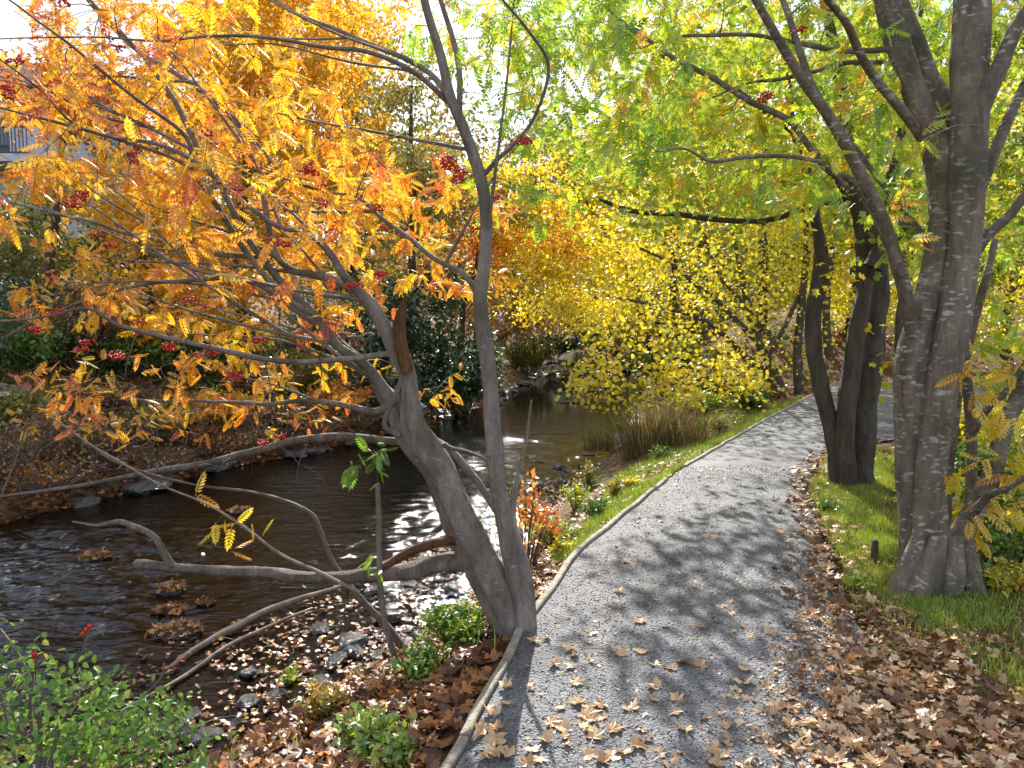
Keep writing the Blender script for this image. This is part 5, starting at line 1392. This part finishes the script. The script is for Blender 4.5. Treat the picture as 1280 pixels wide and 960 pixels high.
# mixed weeds on the verges
for i, (px, py, w, h, mk, lab) in enumerate([(745, 650, .16, .22, 'green', 'leafy weed at the verge near the water past the leaning rowan'), (790, 612, .14, .16, 'yellow_green', 'yellowish weed on the sunlit left verge'), (770, 625, .12, .25, 'olive', 'olive weed standing on the left verge'),
                                         (828, 575, .2, .2, 'green', 'green weed under the reeds'), (705, 700, .12, .16, 'yellow_green', 'small weed pressed against the edging past the tree'), (735, 610, .2, .35, 'olive', 'tall olive weed at the stream margin before the reeds'),
                                         (1225, 735, .14, .16, 'green', 'broad weed right of the speckled rowan base'), (1262, 745, .2, .2, 'yellow_green', 'weed clump at the right edge in the grass'), (1240, 705, .25, .3, 'green', 'taller weed behind the right weed clump'),
                                         (1035, 640, .1, .08, 'green', 'low weed on the verge near the forked tree'), (1070, 735, .1, .07, 'grass', 'grassy weed at the path edge before the speckled rowan'),
                                         (960, 500, .3, .3, 'brownish', 'brown weed beside the far edging'), (900, 540, .25, .25, 'olive', 'olive weed along the far edging'), (660, 650, .2, .3, 'olive', 'thin olive weed by the stream right of the slim stem')]):
    shrub('weed', lab, px, py, w, h, M[mk], 22, 420, (.02, .05), tmpl=T_OVAL2, cat='weed', bias=.2)

# wooden peg
b = G(1092, 707)
mb = MB()
p = np.array([b + [0, 0, -.05], b + [.0, 0, .05], b + [.003, 0, .12], b + [.002, 0, .168]]); mb.tube(p, [.024, .024, .023, .022], 9, .12)
tag(mb.build('wooden_stake', M['post_wood'], origin=b), 'short weathered wooden stake in the verge beside the speckled rowan', 'stake')

# white board and bleached log on far left bank
b = gbase(12, 500)
mb = MB(); mb.box(b + [-.25, 0, .10], (1.1, .22, .05), R(-8)); mb.box(b + [-.25, .08, .02], (1.0, .06, .12), R(-8))
tag(mb.build('white_board', M['white_board'], origin=b, smooth=False), 'white painted board lying on the far bank at the left edge', 'board')
Yb = b[1]
stick([[(0, 482, 6), (20, 486, 10), (45, 492, 9), (70, 505, 7), (90, 520, 4)], [(45, 492, 7), (52, 485, 5), (58, 478, 4)]], [(Yb, Yb - .3), (Yb - .1, Yb)], 'bleached_log', 'bleached pale driftwood beside the white board', M['bark_dead'], 'log')
# pale twigs tangle on the far bank
for (sp, lab) in [([(0, 580, 6), (30, 560, 6), (60, 590, 5), (90, 620, 3)], 'grey fallen limb at the left edge above the water'),
                  ([(60, 475, 3), (110, 520, 3), (150, 560, 3), (180, 610, 2)], 'thin bleached twig slanting down the far bank'),
                  ([(180, 480, 5), (210, 500, 5), (235, 530, 4), (225, 545, 3), (200, 540, 2)], 'bleached hooked branch on the far bank'),
                  ([(0, 540, 2), (60, 600, 3), (110, 625, 3), (200, 640, 3)], 'thin twig trailing toward the water on the left'),
                  ([(150, 470, 4), (200, 455, 4), (250, 440, 3), (290, 425, 2)], 'pale stick leaning under the golden tree'),
                  ([(700, 502, 2), (715, 502, 3), (735, 501, 2)], 'short white stick floating in the far pool')]:
    q = gbase(*sp[0][:2]) if lab[-4:] != 'pool' else G(700, 502, WZ + .03)
    stick([sp], [(q[1], q[1] + (.3 if lab[-4:] != 'pool' else 0))], 'fallen_branch', lab, M['bark_dead'])

# ------------------------------------------------------------------ rose bush at lower left
rb = np.array([-2.15, 2.55, float(H(-2.15, 2.55))])
T5 = Tree('rose_bush', 'wild rose bush with red hips at the lower left corner', (-1.9, 2.7, float(H(-1.9, 2.7))), 'bush')
canes = [[(40, 1010, 8), (52, 930, 7), (45, 870, 6), (25, 820, 5), (0, 785, 4)], [(60, 1010, 6), (70, 930, 5), (90, 880, 4), (95, 840, 3), (110, 795, 2)], [(90, 1010, 6), (120, 930, 5), (160, 890, 4), (200, 850, 3), (205, 830, 2)],
         [(60, 1000, 6), (40, 900, 5), (42, 840, 4), (44, 818, 2)], [(30, 1010, 6), (10, 900, 5), (-10, 840, 3)], [(110, 1010, 5), (150, 960, 4), (200, 930, 3), (240, 900, 2)], [(10, 1010, 6), (100, 960, 5), (150, 930, 4), (180, 905, 3)]]
for c in canes: T5.stem(c, 2.5, 2.75, M['twig'], 'stem', 6, 4, wig=.008)
A = region(230, [(60, 910, 110, 50, 1), (150, 900, 90, 45, 1), (60, 860, 70, 40, .5), (200, 940, 70, 30, .8), (60, 960, 110, 40, 1), (20, 830, 30, 40, .4)], 2.35, 3.0)
tp, dr, md = T5.colonize(A, M['twig'], rmax=.004, rtip=.001)
T5.pinnate(tp, dr, md, leaf_mat('rose_leaf', [(0, (.05, .13, .02)), (.4, (.13, .28, .04)), (.8, (.32, .46, .07)), (1, (.6, .5, .08))], .5, .03), 8, (.022, .042), tmpl=T_OVAL2, name='foliage', spread=.12)
for (px, py) in [(43, 818), (42, 826), (108, 787), (104, 792), (112, 783)]:
    c = P(px, py, 2.65)
    mb = MB(); A_ = [c + [0, 0, .011], c + [0, 0, .006], c, c - [0, 0, .007], c - [0, 0, .011]]
    mb.tube(A_, [.003, .008, .0095, .007, .002], 10); mb.build('rose_hip', M['berry'], T5.root)
    T5_stem = MB(); T5_stem.tube([c + [0, 0, -.01], c + [.005, 0, -.04], c + [.0, 0, -.09]], [.0012, .0014, .0018], 5); T5_stem.build('stalk', M['twig'], T5.root)

# ------------------------------------------------------------------ the house on the left hillside
hb = P(10, 300, 27)
hx, hy = hb[0] - 3.4, 27.0
hz = float(H(hx, hy))
top_z = P(0, 112, 27)[2]
rail_z = P(0, 172, 27)[2]; flr_z = P(0, 206, 27)[2]
hs = thing('white_house', 'pale house behind the trees at the upper left', 'house', (hx, hy, hz))
mb = MB(); mb.box((hx, hy + 3, (hz + top_z) / 2), (10.6, 6, top_z - hz)); mb.build('wall', M['white_wall'], hs, smooth=False)
mb = MB(); V = [(hx - 5.8, hy - .5, top_z + .003), (hx + 5.8, hy - .5, top_z + .003), (hx + 5.8, hy + 6.5, top_z + .003), (hx - 5.8, hy + 6.5, top_z + .003), (hx - 5.8, hy + 3, top_z + 1.9), (hx + 5.8, hy + 3, top_z + 1.9)]
mb.add(V, [(0, 1, 5, 4), (2, 3, 4, 5), (0, 4, 3), (1, 2, 5), (0, 3, 2, 1)]); mb.build('roof', M['roofing'], hs, smooth=False)
for (dx, dz) in [(-3, 1.0), (0, 1.0), (3.2, 1.0), (-3, -2.2), (3.2, -2.2)]:
    zc = flr_z + dz
    mb = MB(); mb.box((hx + dx, hy - .03, zc), (1.2, .08, 1.4)); w = mb.build('window', M['white_board'], hs, smooth=False)
    mb = MB(); mb.box((hx + dx, hy - .075, zc), (1.0, .02, 1.2)); mb.build('pane', M['glass'], w, smooth=False)
mb = MB(); mb.box((hx, hy - .82, flr_z - .1), (10.6, 1.6, .2)); mb.build('balcony_slab', M['white_wall'], hs, smooth=False)
mb = MB()
mb.box((hx, hy - 1.55, rail_z), (10.6, .07, .09)); mb.box((hx, hy - 1.55, flr_z + .09), (10.6, .05, .05))
for i in range(85): mb.box((hx - 5.25 + i * .125, hy - 1.55, (rail_z + flr_z) / 2 + .02), (.028, .028, rail_z - flr_z - .16))
mb.build('railing', M['dark_metal'], hs, smooth=False)
for dx in (-5.2, 0, 5.2):
    mb = MB(); mb.box((hx + dx, hy - 1.45, (hz + flr_z - .2) / 2 - .4), (.2, .2, flr_z - .2 - hz + .8)); mb.build('pillar', M['white_wall'], hs, smooth=False)

# ------------------------------------------------------------------ sky and sun
SUN_EL, SUN_AZ = R(33), R(-2)           # azimuth measured from +Y toward +X
world = bpy.data.worlds.new('World'); sc.world = world; world.use_nodes = True
N, L = world.node_tree.nodes, world.node_tree.links
N.clear()
sky = N.new('ShaderNodeTexSky'); sky.sky_type = 'NISHITA'; sky.sun_disc = False
sky.sun_elevation = SUN_EL; sky.sun_rotation = SUN_AZ
sky.air_density = 1; sky.dust_density = .4; sky.ozone_density = 1
tc = N.new('ShaderNodeTexCoord')
mp = N.new('ShaderNodeMapping'); mp.inputs['Scale'].default_value = (1, 1, 2.2); L.new(tc.outputs['Generated'], mp.inputs[0])
nz = N.new('ShaderNodeTexNoise'); nz.inputs['Scale'].default_value = 2.6; nz.inputs['Detail'].default_value = 7; nz.inputs['Roughness'].default_value = .55
L.new(mp.outputs[0], nz.inputs['Vector'])
cr = ramp(N, [(.42, (0, 0, 0)), (.64, (1, 1, 1))]); L.new(nz.outputs[0], cr.inputs[0])
mx = N.new('ShaderNodeMixRGB'); L.new(cr.outputs[0], mx.inputs[0]); L.new(sky.outputs[0], mx.inputs[1]); mx.inputs[2].default_value = (7.2, 7.3, 7.6, 1)
bg = N.new('ShaderNodeBackground'); bg.inputs[1].default_value = .112; L.new(mx.outputs[0], bg.inputs[0])
wo = N.new('ShaderNodeOutputWorld'); L.new(bg.outputs[0], wo.inputs[0])

sl = bpy.data.lights.new('sun', 'SUN'); sl.energy = 5.0; sl.angle = R(.55); sl.color = (1, .96, .89)
so = bpy.data.objects.new('sun', sl); COL.objects.link(so)
dirv = Vector((math.sin(SUN_AZ) * math.cos(SUN_EL), math.cos(SUN_AZ) * math.cos(SUN_EL), math.sin(SUN_EL)))
so.rotation_euler = dirv.to_track_quat('Z', 'Y').to_euler()
so.location = (0, 0, 30)

sc.view_settings.view_transform = 'Standard'; sc.view_settings.look = 'None'
sc.view_settings.gamma = 1; sc.view_settings.exposure = 1.12
sc.view_settings.use_curve_mapping = False
cy = sc.cycles
cy.max_bounces = 7; cy.diffuse_bounces = 4; cy.glossy_bounces = 3; cy.transmission_bounces = 4; cy.transparent_max_bounces = 8
cy.sample_clamp_indirect = 6; cy.caustics_reflective = False; cy.caustics_refractive = False
cy.use_denoising = True
try: cy.denoiser = 'OPENIMAGEDENOISE'
except Exception: pass
